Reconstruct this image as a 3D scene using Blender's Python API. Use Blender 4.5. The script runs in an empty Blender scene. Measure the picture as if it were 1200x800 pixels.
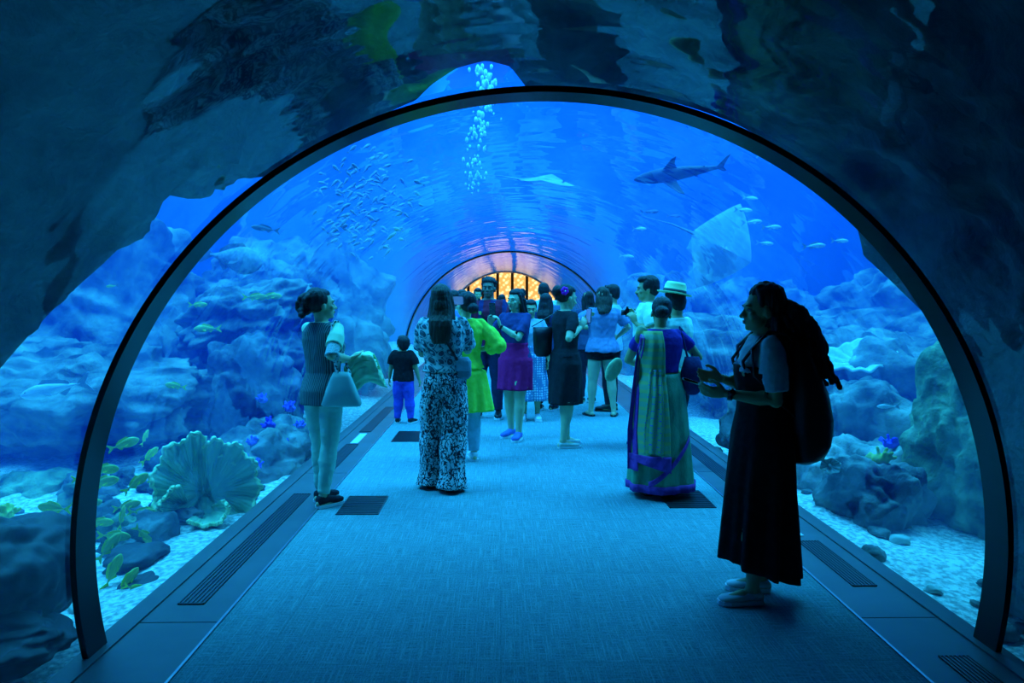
import bpy, bmesh, math, random
import numpy as np
from mathutils import Vector, Matrix, noise, Euler

C = bpy.context.scene
COL = C.collection
PI = math.pi
random.seed(7)

# ------------------------------------------------------------ camera
CAMZ = 1.52; FPX = 867.0; YAW = 0.0152; PIT = 0.0593
cd = bpy.data.cameras.new('camera'); cam = bpy.data.objects.new('camera', cd); COL.objects.link(cam)
cd.sensor_width = 36.0; cd.lens = 36.0 * FPX / 1200.0; cd.clip_end = 200
cam.location = (0, 0, CAMZ); cam.rotation_euler = (PI/2 - PIT, 0, -YAW)
C.camera = cam
C.view_settings.view_transform = 'Standard'; C.view_settings.look = 'None'
C.view_settings.gamma = 1.0; C.view_settings.use_curve_mapping = False
C.view_settings.exposure = 0.35
C.cycles.use_denoising = True
C.cycles.max_bounces = 7; C.cycles.diffuse_bounces = 3; C.cycles.glossy_bounces = 3
C.cycles.transparent_max_bounces = 24; C.cycles.volume_bounces = 1
C.cycles.sample_clamp_indirect = 3.0
C.cycles.caustics_reflective = False; C.cycles.caustics_refractive = False

# ------------------------------------------------------------ world and light
W = bpy.data.worlds.new('world'); C.world = W; W.use_nodes = True
W.node_tree.nodes['Background'].inputs[0].default_value = (0.0, 0.10, 0.35, 1)
W.node_tree.nodes['Background'].inputs[1].default_value = 0.10

def area(name, loc, sx, sy, power, color, rot=(0,0,0)):
    l = bpy.data.lights.new(name, 'AREA'); l.shape = 'RECTANGLE'; l.size = sx; l.size_y = sy
    l.energy = power; l.color = color
    o = bpy.data.objects.new(name, l); COL.objects.link(o); o.location = loc; o.rotation_euler = rot
    return o
LC = (0.018, 0.36, 1.0)
area('surface_light', (0, 14.0, 9.3), 22, 17, 6100, LC)
area('surface_light', (-5.5, 6.2, 8.6), 5, 5, 1900, LC, (0, math.radians(-18), 0))
area('surface_light', (-1.0, 20.5, 7.6), 5, 3, 1100, LC)
area('surface_light', (5.0, 8.2, 8.6), 5, 5, 1600, LC, (0, math.radians(18), 0))

# ------------------------------------------------------------ pixel helpers
_R = Euler((PI/2 - PIT, 0, -YAW)).to_matrix()
def ray(px, py):
    return _R @ Vector(((px - 600) / FPX, -(py - 400) / FPX, -1.0))
def at(px, py, Y):
    v = ray(px, py); return Vector((0, 0, CAMZ)) + v * (Y / v.y)
def on_z(px, py, z=0.0):
    v = ray(px, py); return Vector((0, 0, CAMZ)) + v * ((z - CAMZ) / v.z)

# ------------------------------------------------------------ materials
def mat(name, col, rough=0.7, spec=0.3, metal=0.0, col2=None, scale=8.0, stretch=(1,1,1), bump=0.0, bscale=None,
        detail=4.0, lo=0.35, hi=0.65, kind='noise', sheen=0.0):
    m = bpy.data.materials.new(name); m.use_nodes = True
    nt = m.node_tree; b = nt.nodes['Principled BSDF']
    b.inputs['Base Color'].default_value = (*col, 1); b.inputs['Roughness'].default_value = rough
    b.inputs['Specular IOR Level'].default_value = spec; b.inputs['Metallic'].default_value = metal
    tc = nt.nodes.new('ShaderNodeTexCoord'); mp = nt.nodes.new('ShaderNodeMapping')
    nt.links.new(tc.outputs['Object'], mp.inputs[0]); mp.inputs['Scale'].default_value = stretch
    def tex(s):
        if kind == 'voronoi':
            t = nt.nodes.new('ShaderNodeTexVoronoi'); t.feature = 'DISTANCE_TO_EDGE'; t.inputs['Scale'].default_value = s
            o = t.outputs['Distance']
        elif kind == 'wave':
            t = nt.nodes.new('ShaderNodeTexWave'); t.inputs['Scale'].default_value = s; t.inputs['Distortion'].default_value = 2
            t.bands_direction = 'Z'; o = t.outputs['Fac']
        else:
            t = nt.nodes.new('ShaderNodeTexNoise'); t.inputs['Scale'].default_value = s; t.inputs['Detail'].default_value = detail
            o = t.outputs['Fac']
        nt.links.new(mp.outputs[0], t.inputs['Vector']); return o
    if col2 is not None:
        r = nt.nodes.new('ShaderNodeValToRGB'); nt.links.new(tex(scale), r.inputs[0])
        r.color_ramp.elements[0].position = lo; r.color_ramp.elements[0].color = (*col, 1)
        r.color_ramp.elements[1].position = hi; r.color_ramp.elements[1].color = (*col2, 1)
        nt.links.new(r.outputs[0], b.inputs['Base Color'])
    if bump:
        bp = nt.nodes.new('ShaderNodeBump'); bp.inputs['Strength'].default_value = bump; bp.inputs['Distance'].default_value = 0.06 if 'rock' in name else 0.02
        kk = kind; kind = 'noise'
        nt.links.new(tex(bscale or scale), bp.inputs['Height']); nt.links.new(bp.outputs[0], b.inputs['Normal'])
    return m

def emat(name, col, s):
    m = bpy.data.materials.new(name); m.use_nodes = True; nt = m.node_tree
    b = nt.nodes['Principled BSDF']; b.inputs['Base Color'].default_value = (*col, 1)
    b.inputs['Emission Color'].default_value = (*col, 1); b.inputs['Emission Strength'].default_value = s
    return m

def glassy(name, tint, rough, ior, bump, vec_scale, coat=1.0, noise_scale=1.0):
    m = bpy.data.materials.new(name); m.use_nodes = True; nt = m.node_tree; nt.nodes.clear()
    out = nt.nodes.new('ShaderNodeOutputMaterial'); mx = nt.nodes.new('ShaderNodeMixShader')
    tr = nt.nodes.new('ShaderNodeBsdfTransparent'); gl = nt.nodes.new('ShaderNodeBsdfGlossy'); fr = nt.nodes.new('ShaderNodeFresnel')
    tr.inputs[0].default_value = (*tint, 1); gl.inputs['Roughness'].default_value = rough; fr.inputs['IOR'].default_value = ior
    tc = nt.nodes.new('ShaderNodeTexCoord'); mp = nt.nodes.new('ShaderNodeMapping'); ns = nt.nodes.new('ShaderNodeTexNoise')
    mp.inputs['Scale'].default_value = vec_scale; ns.inputs['Scale'].default_value = noise_scale; ns.inputs['Detail'].default_value = 2
    bp = nt.nodes.new('ShaderNodeBump'); bp.inputs['Strength'].default_value = bump; bp.inputs['Distance'].default_value = 0.1
    nt.links.new(tc.outputs['Object'], mp.inputs[0]); nt.links.new(mp.outputs[0], ns.inputs['Vector'])
    nt.links.new(ns.outputs['Fac'], bp.inputs['Height']); nt.links.new(bp.outputs[0], gl.inputs['Normal'])
    nt.links.new(bp.outputs[0], fr.inputs['Normal'])
    mu = nt.nodes.new('ShaderNodeMath'); mu.operation = 'MULTIPLY'; mu.inputs[1].default_value = coat; mu.use_clamp = True
    nt.links.new(fr.outputs[0], mu.inputs[0]); nt.links.new(mu.outputs[0], mx.inputs[0])
    nt.links.new(tr.outputs[0], mx.inputs[1]); nt.links.new(gl.outputs[0], mx.inputs[2]); nt.links.new(mx.outputs[0], out.inputs[0])
    return m

# ------------------------------------------------------------ mesh builder
class MB:
    def __init__(s): s.v = []; s.f = []
    def ring(s, c, ax, ay, rx, ry, n=20, p=2.0):
        i0 = len(s.v)
        for k in range(n):
            a = 2*PI*k/n; ca, sa = math.cos(a), math.sin(a)
            q = 2.0/p
            x = math.copysign(abs(ca)**q, ca)*rx; y = math.copysign(abs(sa)**q, sa)*ry
            s.v.append(Vector(c) + ax*x + ay*y)
        return i0
    def loft(s, secs, ax=None, ay=None, n=20, p=2.0, cap=True):
        """secs: (centre, rx, ry)"""
        ax = Vector(ax or (1,0,0)); ay = Vector(ay or (0,1,0))
        r = [s.ring(c, ax, ay, rx, ry, n, p) for c, rx, ry in secs]
        for a, b in zip(r, r[1:]):
            for k in range(n):
                s.f.append((a+k, a+(k+1)%n, b+(k+1)%n, b+k))
        if cap:
            s.f.append(tuple(r[0]+k for k in reversed(range(n)))); s.f.append(tuple(r[-1]+k for k in range(n)))
        return r
    def tube(s, pts, rad, n=12, flat=1.0, up=None, round_=True):
        """tapered tube along points with round ends"""
        pts = [Vector(p) for p in pts]
        if not hasattr(rad, '__len__'): rad = [rad]*len(pts)
        P = []; Rr = []
        d0 = (pts[1]-pts[0]).normalized(); d1 = (pts[-1]-pts[-2]).normalized()
        if round_:
            for a in (85, 60, 30): P.append(pts[0]-d0*rad[0]*math.sin(math.radians(a))); Rr.append(rad[0]*math.cos(math.radians(a)))
        P += pts; Rr += list(rad)
        if round_:
            for a in (30, 60, 85): P.append(pts[-1]+d1*rad[-1]*math.sin(math.radians(a))); Rr.append(rad[-1]*math.cos(math.radians(a)))
        ref = Vector(up) if up else (Vector((0,0,1)) if abs(d0.z) < .8 else Vector((0,1,0)))
        rings = []
        for i, p in enumerate(P):
            a = P[max(0,i-1)]; b = P[min(len(P)-1,i+1)]
            d = (b-a).normalized() if (b-a).length > 1e-9 else d0
            x = d.cross(ref)
            if x.length < 1e-4: x = d.orthogonal()
            x.normalize(); y = x.cross(d).normalized(); ref = y
            rings.append(s.ring(p, x, y, Rr[i], Rr[i]*flat, n))
        for a, b in zip(rings, rings[1:]):
            for k in range(n): s.f.append((a+k, a+(k+1)%n, b+(k+1)%n, b+k))
        s.f.append(tuple(rings[0]+k for k in reversed(range(n)))); s.f.append(tuple(rings[-1]+k for k in range(n)))
    def ell(s, c, r, M=None, nu=16, nv=10):
        c = Vector(c); M = M or Matrix.Identity(3); i0 = len(s.v)
        s.v.append(c + M @ Vector((0,0,-r[2])))
        for j in range(1, nv):
            t = -PI/2 + PI*j/nv
            for k in range(nu):
                a = 2*PI*k/nu
                s.v.append(c + M @ Vector((r[0]*math.cos(t)*math.cos(a), r[1]*math.cos(t)*math.sin(a), r[2]*math.sin(t))))
        s.v.append(c + M @ Vector((0,0,r[2]))); last = len(s.v)-1
        for k in range(nu): s.f.append((i0, i0+1+(k+1)%nu, i0+1+k)); 
        for j in range(nv-2):
            for k in range(nu):
                a = i0+1+j*nu; s.f.append((a+k, a+(k+1)%nu, a+nu+(k+1)%nu, a+nu+k))
        a = i0+1+(nv-2)*nu
        for k in range(nu): s.f.append((a+k, a+(k+1)%nu, last))
    def box(s, lo, hi, M=None, c=None):
        i0 = len(s.v)
        for z in (lo[2],hi[2]):
            for x,y in ((lo[0],lo[1]),(hi[0],lo[1]),(hi[0],hi[1]),(lo[0],hi[1])):
                v = Vector((x,y,z))
                if M: v = M @ v
                if c: v = v + Vector(c)
                s.v.append(v)
        for f in ((3,2,1,0),(4,5,6,7),(0,1,5,4),(1,2,6,5),(2,3,7,6),(3,0,4,7)): s.f.append(tuple(i0+k for k in f))
    def quad(s, a, b, c, d):
        i = len(s.v); s.v += [Vector(a),Vector(b),Vector(c),Vector(d)]; s.f.append((i,i+1,i+2,i+3))
    def grid(s, fn, nu, nv, wrap=False):
        i0 = len(s.v)
        for j in range(nv+1):
            for i in range(nu+1): s.v.append(Vector(fn(i/nu, j/nv)))
        for j in range(nv):
            for i in range(nu):
                a = i0 + j*(nu+1)+i; s.f.append((a, a+1, a+nu+2, a+nu+1))
    def slab(s, pts, t, nrm):
        """flat outline given thickness t along nrm"""
        n = len(pts); i0 = len(s.v); nrm = Vector(nrm).normalized()*t/2
        for p in pts: s.v.append(Vector(p)-nrm)
        for p in pts: s.v.append(Vector(p)+nrm)
        s.f.append(tuple(i0+k for k in reversed(range(n)))); s.f.append(tuple(i0+n+k for k in range(n)))
        for k in range(n): s.f.append((i0+k, i0+(k+1)%n, i0+n+(k+1)%n, i0+n+k))
    def mesh(s, name, smooth=True, fix=True):
        me = bpy.data.meshes.new(name); me.from_pydata([tuple(v) for v in s.v], [], s.f)
        if fix:
            bm = bmesh.new(); bm.from_mesh(me); bmesh.ops.recalc_face_normals(bm, faces=bm.faces); bm.to_mesh(me); bm.free()
        if smooth: me.polygons.foreach_set('use_smooth', [True]*len(me.polygons))
        me.update(); return me

def remesh(mb, name, voxel, smooth=3):
    me = mb.mesh(name); o = bpy.data.objects.new('tmp', me); COL.objects.link(o)
    r = o.modifiers.new('r', 'REMESH'); r.mode = 'VOXEL'; r.voxel_size = voxel; r.adaptivity = 0; r.use_smooth_shade = True
    if smooth:
        sm = o.modifiers.new('s', 'SMOOTH'); sm.factor = .5; sm.iterations = smooth
    dg = bpy.context.evaluated_depsgraph_get(); dg.update()
    out = bpy.data.meshes.new_from_object(o.evaluated_get(dg)); out.name = name
    bpy.data.objects.remove(o); bpy.data.meshes.remove(me)
    out.polygons.foreach_set('use_smooth', [True]*len(out.polygons))
    return out

def displace(me, fn):
    """fn(co, no) -> offset along the normal"""
    co = [v.co.copy() for v in me.vertices]; no = [v.normal.copy() for v in me.vertices]
    for v, c, n in zip(me.vertices, co, no): v.co = c + n*fn(c, n)
    me.update()

def obj(name, me, m=None, parent=None, loc=None):
    if isinstance(me, MB): me = me.mesh(name)
    o = bpy.data.objects.new(name, me); COL.objects.link(o)
    if m: me.materials.clear(); me.materials.append(m)
    if parent: o.parent = parent
    if loc is not None: o.location = loc
    return o
def tag(o, label=None, cat=None, group=None, kind=None):
    if label: o['label'] = label
    if cat: o['category'] = cat
    if group: o['group'] = group
    if kind: o['kind'] = kind
    return o
def empty(name, loc, rz=0):
    o = bpy.data.objects.new(name, None); COL.objects.link(o); o.location = loc; o.rotation_euler = (0,0,rz); o.empty_display_size = .1
    return o
def dup(root):
    r = root.copy(); COL.objects.link(r)
    for ch in list(root.children):
        c = ch.copy(); COL.objects.link(c); c.parent = r
        for g in list(ch.children):
            d = g.copy(); COL.objects.link(d); d.parent = c
    return r
def fbm(p, oct=4): return noise.fractal(p, 0.9, 2.1, oct)

# ============================================================ STRUCTURE
XC, ZC, R = 0.19, 0.395, 1.975
Y0, Y1 = -2.5, 24.4
XL, XR = -1.32, 1.70          # carpet edges
LL, LR = -1.79, 2.17          # outer edges of the ledges

# carpet
m_carpet = bpy.data.materials.new('carpet'); m_carpet.use_nodes = True
nt = m_carpet.node_tree; b = nt.nodes['Principled BSDF']; b.inputs['Roughness'].default_value = .95; b.inputs['Specular IOR Level'].default_value = .1
tc = nt.nodes.new('ShaderNodeTexCoord')
def _n(sc, stretch, det=2):
    mp = nt.nodes.new('ShaderNodeMapping'); mp.inputs['Scale'].default_value = stretch
    t = nt.nodes.new('ShaderNodeTexNoise'); t.inputs['Scale'].default_value = sc; t.inputs['Detail'].default_value = det
    nt.links.new(tc.outputs['Object'], mp.inputs[0]); nt.links.new(mp.outputs[0], t.inputs['Vector']); return t.outputs['Fac']
n1 = _n(1, (170, 4, 1)); n2 = _n(1, (9, 190, 1)); n3 = _n(1, (160, 60, 1))
a1 = nt.nodes.new('ShaderNodeMath'); a1.operation = 'MAXIMUM'; nt.links.new(n1, a1.inputs[0]); nt.links.new(n2, a1.inputs[1])
a2 = nt.nodes.new('ShaderNodeMix'); a2.data_type = 'FLOAT'; a2.inputs[0].default_value = .35; nt.links.new(a1.outputs[0], a2.inputs[2]); nt.links.new(n3, a2.inputs[3])
cr = nt.nodes.new('ShaderNodeValToRGB'); nt.links.new(a2.outputs[0], cr.inputs[0])
cr.color_ramp.elements[0].position = .42; cr.color_ramp.elements[0].color = (.11,.20,.21,1)
cr.color_ramp.elements[1].position = .68; cr.color_ramp.elements[1].color = (.26,.45,.46,1)
bk = nt.nodes.new('ShaderNodeTexBrick'); bk.inputs['Color1'].default_value = (1,1,1,1); bk.inputs['Color2'].default_value = (.93,.93,.93,1)
bk.inputs['Mortar'].default_value = (.86,.86,.86,1); bk.inputs['Scale'].default_value = 1.0; bk.inputs['Mortar Size'].default_value = .004
bk.inputs['Brick Width'].default_value = 1.0; bk.inputs['Row Height'].default_value = 1.0; bk.offset = 0.0
nt.links.new(tc.outputs['Object'], bk.inputs['Vector'])
mm = nt.nodes.new('ShaderNodeMix'); mm.data_type = 'RGBA'; mm.blend_type = 'MULTIPLY'; mm.inputs[0].default_value = 1
nt.links.new(cr.outputs[0], mm.inputs[6]); nt.links.new(bk.outputs[0], mm.inputs[7]); nt.links.new(mm.outputs[2], b.inputs['Base Color'])
bp = nt.nodes.new('ShaderNodeBump'); bp.inputs['Strength'].default_value = .5; bp.inputs['Distance'].default_value = .004
nt.links.new(a2.outputs[0], bp.inputs['Height']); nt.links.new(bp.outputs[0], b.inputs['Normal'])

q = MB(); q.box((XL, Y0, -.12), (XR, 32, 0)); fl = obj('floor', q.mesh('floor', smooth=False), m_carpet); tag(fl, kind='structure')
m_ledge = mat('ledge_metal', (.075,.085,.09), .42, .4, col2=(.10,.11,.115), scale=3, bump=.05)
m_joint = mat('joint_strip', (.30,.30,.33), .3, .6, metal=.8, bump=.03)
m_dark = mat('dark_metal', (.015,.017,.02), .35, .5, col2=(.025,.027,.03), scale=5)
m_grille = mat('grille_metal', (.10,.09,.10), .4, .5, metal=.6, bump=.04)
# ledges: two slabs (outer strip slightly raised), joints, edge strip
for k, (a, b_, c_) in enumerate(((LL, -1.56, XL), (XR, 1.94, LR))):
    q = MB()
    for yy in np.arange(Y0, 24.4, 2.95):
        ya, yb = yy+.004, min(yy+2.95, 24.4)-.004
        s0, s1 = (a, c_)
        q.box((s0, ya, -.34), (s1, yb, .004))
    # low raised outer strip the glass stands on
    if k == 0: q.box((LL, Y0, -.34), (LL+.10, 24.4, .012))
    else: q.box((LR-.10, Y0, -.34), (LR, 24.4, .012))
    o = obj('trim_%d' % (k+1), q.mesh('ledge', smooth=False), m_ledge); tag(o, kind='structure')
    q = MB(); e = XL if k == 0 else XR
    q.box((e-.006, Y0, -.02), (e+.006, 24.4, .007))
    o = obj('trim_%d' % (k+3), q.mesh('edge_strip', smooth=False), m_joint); tag(o, kind='structure')

# linear grilles in the ledges
def grille(name, label, x0, x1, y0, y1, along, n, z=.004, group=None, cat='grille'):
    cx, cy = (x0+x1)/2, (y0+y1)/2
    t = empty(name, (cx, cy, z)); tag(t, label, cat, group)
    q = MB(); q.box((x0-cx, y0-cy, 0.0), (x1-cx, y1-cy, .0025)); obj('recess', q.mesh('recess', smooth=False), m_dark, t)
    q = MB(); w = .006
    for (a,b2,c2,d2) in ((x0,x1,y0,y0+w),(x0,x1,y1-w,y1),(x0,x0+w,y0,y1),(x1-w,x1,y0,y1)):
        q.box((a-cx,c2-cy,.0), (b2-cx,d2-cy,.006))
    obj('frame', q.mesh('frame', smooth=False), m_dark, t)
    q = MB()
    for i in range(n):
        f = (i+1)/(n+1)
        if along == 'y': xx = x0+(x1-x0)*f-cx; q.box((xx-.0022, y0-cy, .0025), (xx+.0022, y1-cy, .007))
        else: yy = y0+(y1-y0)*f-cy; q.box((x0-cx, yy-.004, .0025), (x1-cx, yy+.004, .007))
    obj('slats', q.mesh('slats', smooth=False), m_grille, t)
    return t
grille('ledge_grille', 'long slotted air grille in left ledge running up to the woman in pale jeans', -1.60, -1.47, 3.60, 5.66, 'y', 5)
grille('ledge_grille', 'slotted air grille in left ledge just past the woman in pale jeans', -1.60, -1.47, 6.35, 7.6, 'y', 5)
grille('ledge_grille', 'far slotted air grille in left ledge beside the child', -1.60, -1.47, 8.3, 10.2, 'y', 5)
grille('ledge_grille', 'slotted air grille in right ledge just right of the dark-dressed woman', 1.85, 1.98, 3.78, 4.5, 'y', 6)
grille('ledge_grille', 'slotted air grille in right ledge cut by the bottom edge of the picture', 1.85, 1.98, 2.3, 3.02, 'y', 6)
grille('ledge_grille', 'long slotted air grille in right ledge behind the sari wearer', 1.85, 1.98, 5.9, 7.9, 'y', 5)
grille('floor_grille', 'square floor grille in carpet beside the feet of the woman in pale jeans', -1.16, -.86, 5.12, 5.6, 'x', 11, z=.0)
grille('floor_grille', 'square floor grille in carpet in front of the child in blue trousers', -1.16, -.80, 7.75, 8.35, 'x', 11, z=.0)
grille('floor_grille', 'square floor grille in carpet between the sari wearer and dark-dressed woman', 1.22, 1.56, 5.25, 5.72, 'x', 11, z=.0)
m_plate = mat('brushed_plate', (.75,.78,.78), .3, .6, bump=.04)
def plate(label, x0, x1, y0, y1):  # reflective metal plates in the ledges; not lamps, they give off no light
    q = MB(); cx, cy = (x0+x1)/2, (y0+y1)/2; q.box((x0-cx,y0-cy,0),(x1-cx,y1-cy,.004))
    o = obj('ledge_plate', q.mesh('ledge_plate', smooth=False), m_plate, loc=(cx,cy,.0045)); tag(o, label, 'ledge plate')
plate('small pale rectangular reflective plate set in left ledge', -1.57, -1.49, 6.95+.7, 8.2)
plate('pale rectangular reflective plate set in right ledge beside the dark skirt', 1.82, 1.93, 4.6, 5.35)

# acrylic vault
def arc(th, r): return XC + r*math.cos(th), ZC + r*math.sin(th)
TH0 = -math.asin((ZC-.01)/R); NT = 128
m_glass = glassy('acrylic', (.93,.98,1.0), .012, 2.1, .11, (.9, 1.5, .9), .62, 1.6)
q = MB(); NY = 40
q.grid(lambda u, v: (arc(TH0+(PI-2*TH0)*u, R)[0], Y0+(Y1-Y0)*v, arc(TH0+(PI-2*TH0)*u, R)[1]), NT, NY)
me = q.mesh('acrylic_vault', fix=False)
if me.polygons[NT//2].normal.z > 0: me.flip_normals()
o = obj('ceiling', me, m_glass); tag(o, kind='structure')
# black joint rings
m_ring = mat('black_rubber_ring', (.004,.007,.010), .22, .35, col2=(.007,.011,.015), scale=2, bump=.08)
def ring(idx, ya, yb, r0=R-.022, r1=R+.003):
    q = MB(); th0 = -math.asin(ZC/R)-.01
    def prof(u):
        th = th0+(PI-2*th0)*u; return [(*arc(th, rr), yy) for rr, yy in ((r0,ya),(r0,yb),(r1,yb),(r1,ya))]
    n = 160; i0 = 0
    for i in range(n+1):
        for x, z, y in prof(i/n): q.v.append(Vector((x,y,z)))
    for i in range(n):
        for k in range(4):
            a = i*4+k; b2 = i*4+(k+1)%4; q.f.append((a, b2, b2+4, a+4))
    q.f.append((0,1,2,3)); q.f.append((n*4+3,n*4+2,n*4+1,n*4))
    me = q.mesh('ring', smooth=False)
    o = obj('trim_%d' % idx, me, m_ring); tag(o, kind='structure')
ring(5, 3.036, 3.185)
ring(6, 13.6, 13.78)
ring(7, 24.1, 24.4)

# water body with the tunnel bored through it
m_water = bpy.data.materials.new('water'); m_water.use_nodes = True; nt = m_water.node_tree; nt.nodes.clear()
out = nt.nodes.new('ShaderNodeOutputMaterial'); vs = nt.nodes.new('ShaderNodeVolumeScatter'); va = nt.nodes.new('ShaderNodeVolumeAbsorption')
ad = nt.nodes.new('ShaderNodeAddShader'); vs.inputs['Color'].default_value = (.003,.14,1,1); vs.inputs['Density'].default_value = .060
va.inputs['Color'].default_value = (.1,.45,.62,1); va.inputs['Density'].default_value = .045
nt.links.new(vs.outputs[0], ad.inputs[0]); nt.links.new(va.outputs[0], ad.inputs[1]); nt.links.new(ad.outputs[0], out.inputs['Volume'])
WX0, WX1, WY0, WY1, WZ0, WZ1 = -13.6, 13.6, -3.4, 24.0, -2.2, 8.0
q = MB(); n = 96; rr = R+.004
ends = []
for y in (WY0, WY1):
    hole = []; rim = []
    for k in range(n):
        th = 2*PI*k/n; x, z = arc(th, rr); hole.append(len(q.v)); q.v.append(Vector((x,y,z)))
        d = Vector((math.cos(th), 0, math.sin(th)))
        tx = ((WX1-XC)/d.x if d.x > 1e-9 else ((WX0-XC)/d.x if d.x < -1e-9 else 1e9))
        tz = ((WZ1-ZC)/d.z if d.z > 1e-9 else ((WZ0-ZC)/d.z if d.z < -1e-9 else 1e9))
        t = min(tx, tz); rim.append(len(q.v)); q.v.append(Vector((XC+d.x*t, y, ZC+d.z*t)))
    ends.append((hole, rim))
    for k in range(n): q.f.append((hole[k], hole[(k+1)%n], rim[(k+1)%n], rim[k]))
for w in (0, 1):
    A, B_ = ends[0][w], ends[1][w]
    for k in range(n): q.f.append((A[k], A[(k+1)%n], B_[(k+1)%n], B_[k]))
me = q.mesh('water', smooth=False)
wo = obj('aquarium_water', me, m_water); tag(wo, 'clear blue aquarium water surrounding the tunnel on every side', 'water', kind='stuff')

# tank walls and seabed
m_tank = mat('tank_wall', (.10,.14,.18), .9, .1, col2=(.22,.26,.28), scale=.5, bump=.5, bscale=1.5)
def wall(name, lo, hi, m):
    q = MB(); q.box(lo, hi); o = obj(name, q.mesh(name, smooth=False), m); tag(o, kind='structure'); return o
wall('wall_left', (-14.0,-4,-2.5), (-13.7,24.6,9.6), m_tank)
wall('wall_right', (13.7,-4,-2.5), (14.0,24.6,9.6), m_tank)
wall('wall_rear', (-14.0,-4.3,-2.5), (14.0,-3.5,9.6), m_tank)
q = MB(); nseg = 64     # end wall with the portal
for y in (24.45, 24.8):
    for k in range(nseg+1):
        th = -.2+(PI+.4)*k/nseg; x, z = arc(th, R-.02); q.v.append(Vector((x,y,z)))
    for p in ((-14,y,ZC-.5),(-14,y,9.6),(14,y,9.6),(14,y,ZC-.5)): q.v.append(Vector(p))
def endface(base, flip):
    # strip: left side, top, right side as fans from the corners
    mid = nseg//2; TLc = base+nseg+2; TRc = base+nseg+3; BL = base+nseg+1; BR = base+nseg+4
    F = []
    for k in range(0, mid): F.append((base+k, base+k+1, TRc))
    for k in range(mid, nseg): F.append((base+k, base+k+1, TLc))
    F.append((base+mid, TLc, TRc)); F.append((base, TRc, BR)); F.append((base+nseg, BL, TLc))
    return [tuple(reversed(f)) if flip else f for f in F]
M_ = nseg+5
q.f += endface(0, False) + endface(M_, True)
for k in range(nseg): q.f.append((k, k+1, M_+k+1, M_+k))
o = obj('wall_back', q.mesh('wall_back', smooth=False), m_tank); tag(o, kind='structure')

m_sand = mat('gravel', (.45,.45,.42), .95, .1, col2=(.95,.92,.85), scale=26, detail=6, lo=.38, hi=.60, bump=.9, bscale=30)
def sand_h(x, y):
    d = max(LL - x, x - LR, 0)
    h = -.16 + .10*fbm(Vector((x*.5, y*.5, 3))) + .015*fbm(Vector((x*5, y*5, 1)))
    h += -.10*min(d/2, 1)
    if x < 0 and y > 5.5: h += .30*min(max((y-6.0)/3.5, 0), 1)*min(max(d-.25, 0)/1.2, 1)
    if d < .25: h = min(h, -.11)
    return h
q = MB(); q.grid(lambda u, v: (-13.66+27.32*u, -3.45+27.85*v, sand_h(-13.66+27.32*u, -3.45+27.85*v)), 220, 220)
o = obj('gravel_bed', q.mesh('seabed'), m_sand); tag(o, 'pale gravel covering the aquarium bottom on both sides', 'gravel', kind='stuff')

# lobby beyond the tunnel
m_lobby = mat('lobby_wall', (.06,.05,.04), .8, .2, col2=(.10,.08,.06), scale=2)
m_warm = emat('warm_lamp', (1.0,.62,.22), 5)
wall('ceiling_lobby', (-4,24.85,3.1), (4,31.8,3.3), m_lobby)
wall('wall_lobby_end', (-4,31.5,-.1), (4,31.8,3.1), m_lobby)
wall('wall_lobby_left', (-4.2,24.85,-.1), (-4,31.8,3.3), m_lobby)
wall('wall_lobby_right', (4,24.85,-.1), (4.2,31.8,3.3), m_lobby)
for i, (x, y, w) in enumerate(((-1.4,26.2,.5),(-.6,26.2,.55),(.25,26.2,.6),(1.1,26.2,.5),(-.9,28.2,.6),(.1,28.2,.7),(1.2,28.2,.6),(-.4,30.4,.8),(.9,30.4,.7))):
    t = empty('ceiling_lamp', (x, y, 3.1)); tag(t, 'warm glowing ceiling lamp in the lobby beyond the tunnel', 'lamp', 'warm lobby lamps at the far end')
    q = MB(); q.loft([((0,0,-.05), w*.36, w*.36), ((0,0,0), w*.34, w*.34)], n=20); obj('housing', q, m_dark, t)
    q = MB(); q.loft([((0,0,-.24), w*.18, w*.18), ((0,0,-.20), w*.32, w*.32), ((0,0,-.05), w*.33, w*.33)], n=20); obj('diffuser', q, m_warm, t)

m_gold_l = bpy.data.materials.new('golden_glow'); m_gold_l.use_nodes = True; nt = m_gold_l.node_tree; b = nt.nodes['Principled BSDF']
tc = nt.nodes.new('ShaderNodeTexCoord'); v_ = nt.nodes.new('ShaderNodeTexVoronoi'); v_.inputs['Scale'].default_value = 7; r_ = nt.nodes.new('ShaderNodeValToRGB')
nt.links.new(tc.outputs['Object'], v_.inputs['Vector']); nt.links.new(v_.outputs['Distance'], r_.inputs[0]); nt.links.new(r_.outputs[0], b.inputs['Emission Color'])
r_.color_ramp.elements[0].color = (1,.82,.38,1); r_.color_ramp.elements[1].color = (.45,.22,.05,1); r_.color_ramp.elements[1].position = .55; b.inputs['Emission Strength'].default_value = 1.7
b.inputs['Base Color'].default_value = (.5,.35,.15,1)
for i in range(9):
    x = -2.3+i*.62; t = empty('light_panel', (x, 31.46, 1.0)); tag(t, 'golden backlit wall panel glowing at the far exit', 'light panel', 'golden panels at the far exit')
    q = MB(); q.box((-.27,-.03,0),(.27,.03,1.75)); obj('frame', q.mesh('frame', smooth=False), m_dark, t)
    q = MB(); q.box((-.25,-.045,.03),(.25,-.03,1.72)); obj('glass', q.mesh('glass', smooth=False), m_gold_l, t)

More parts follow.
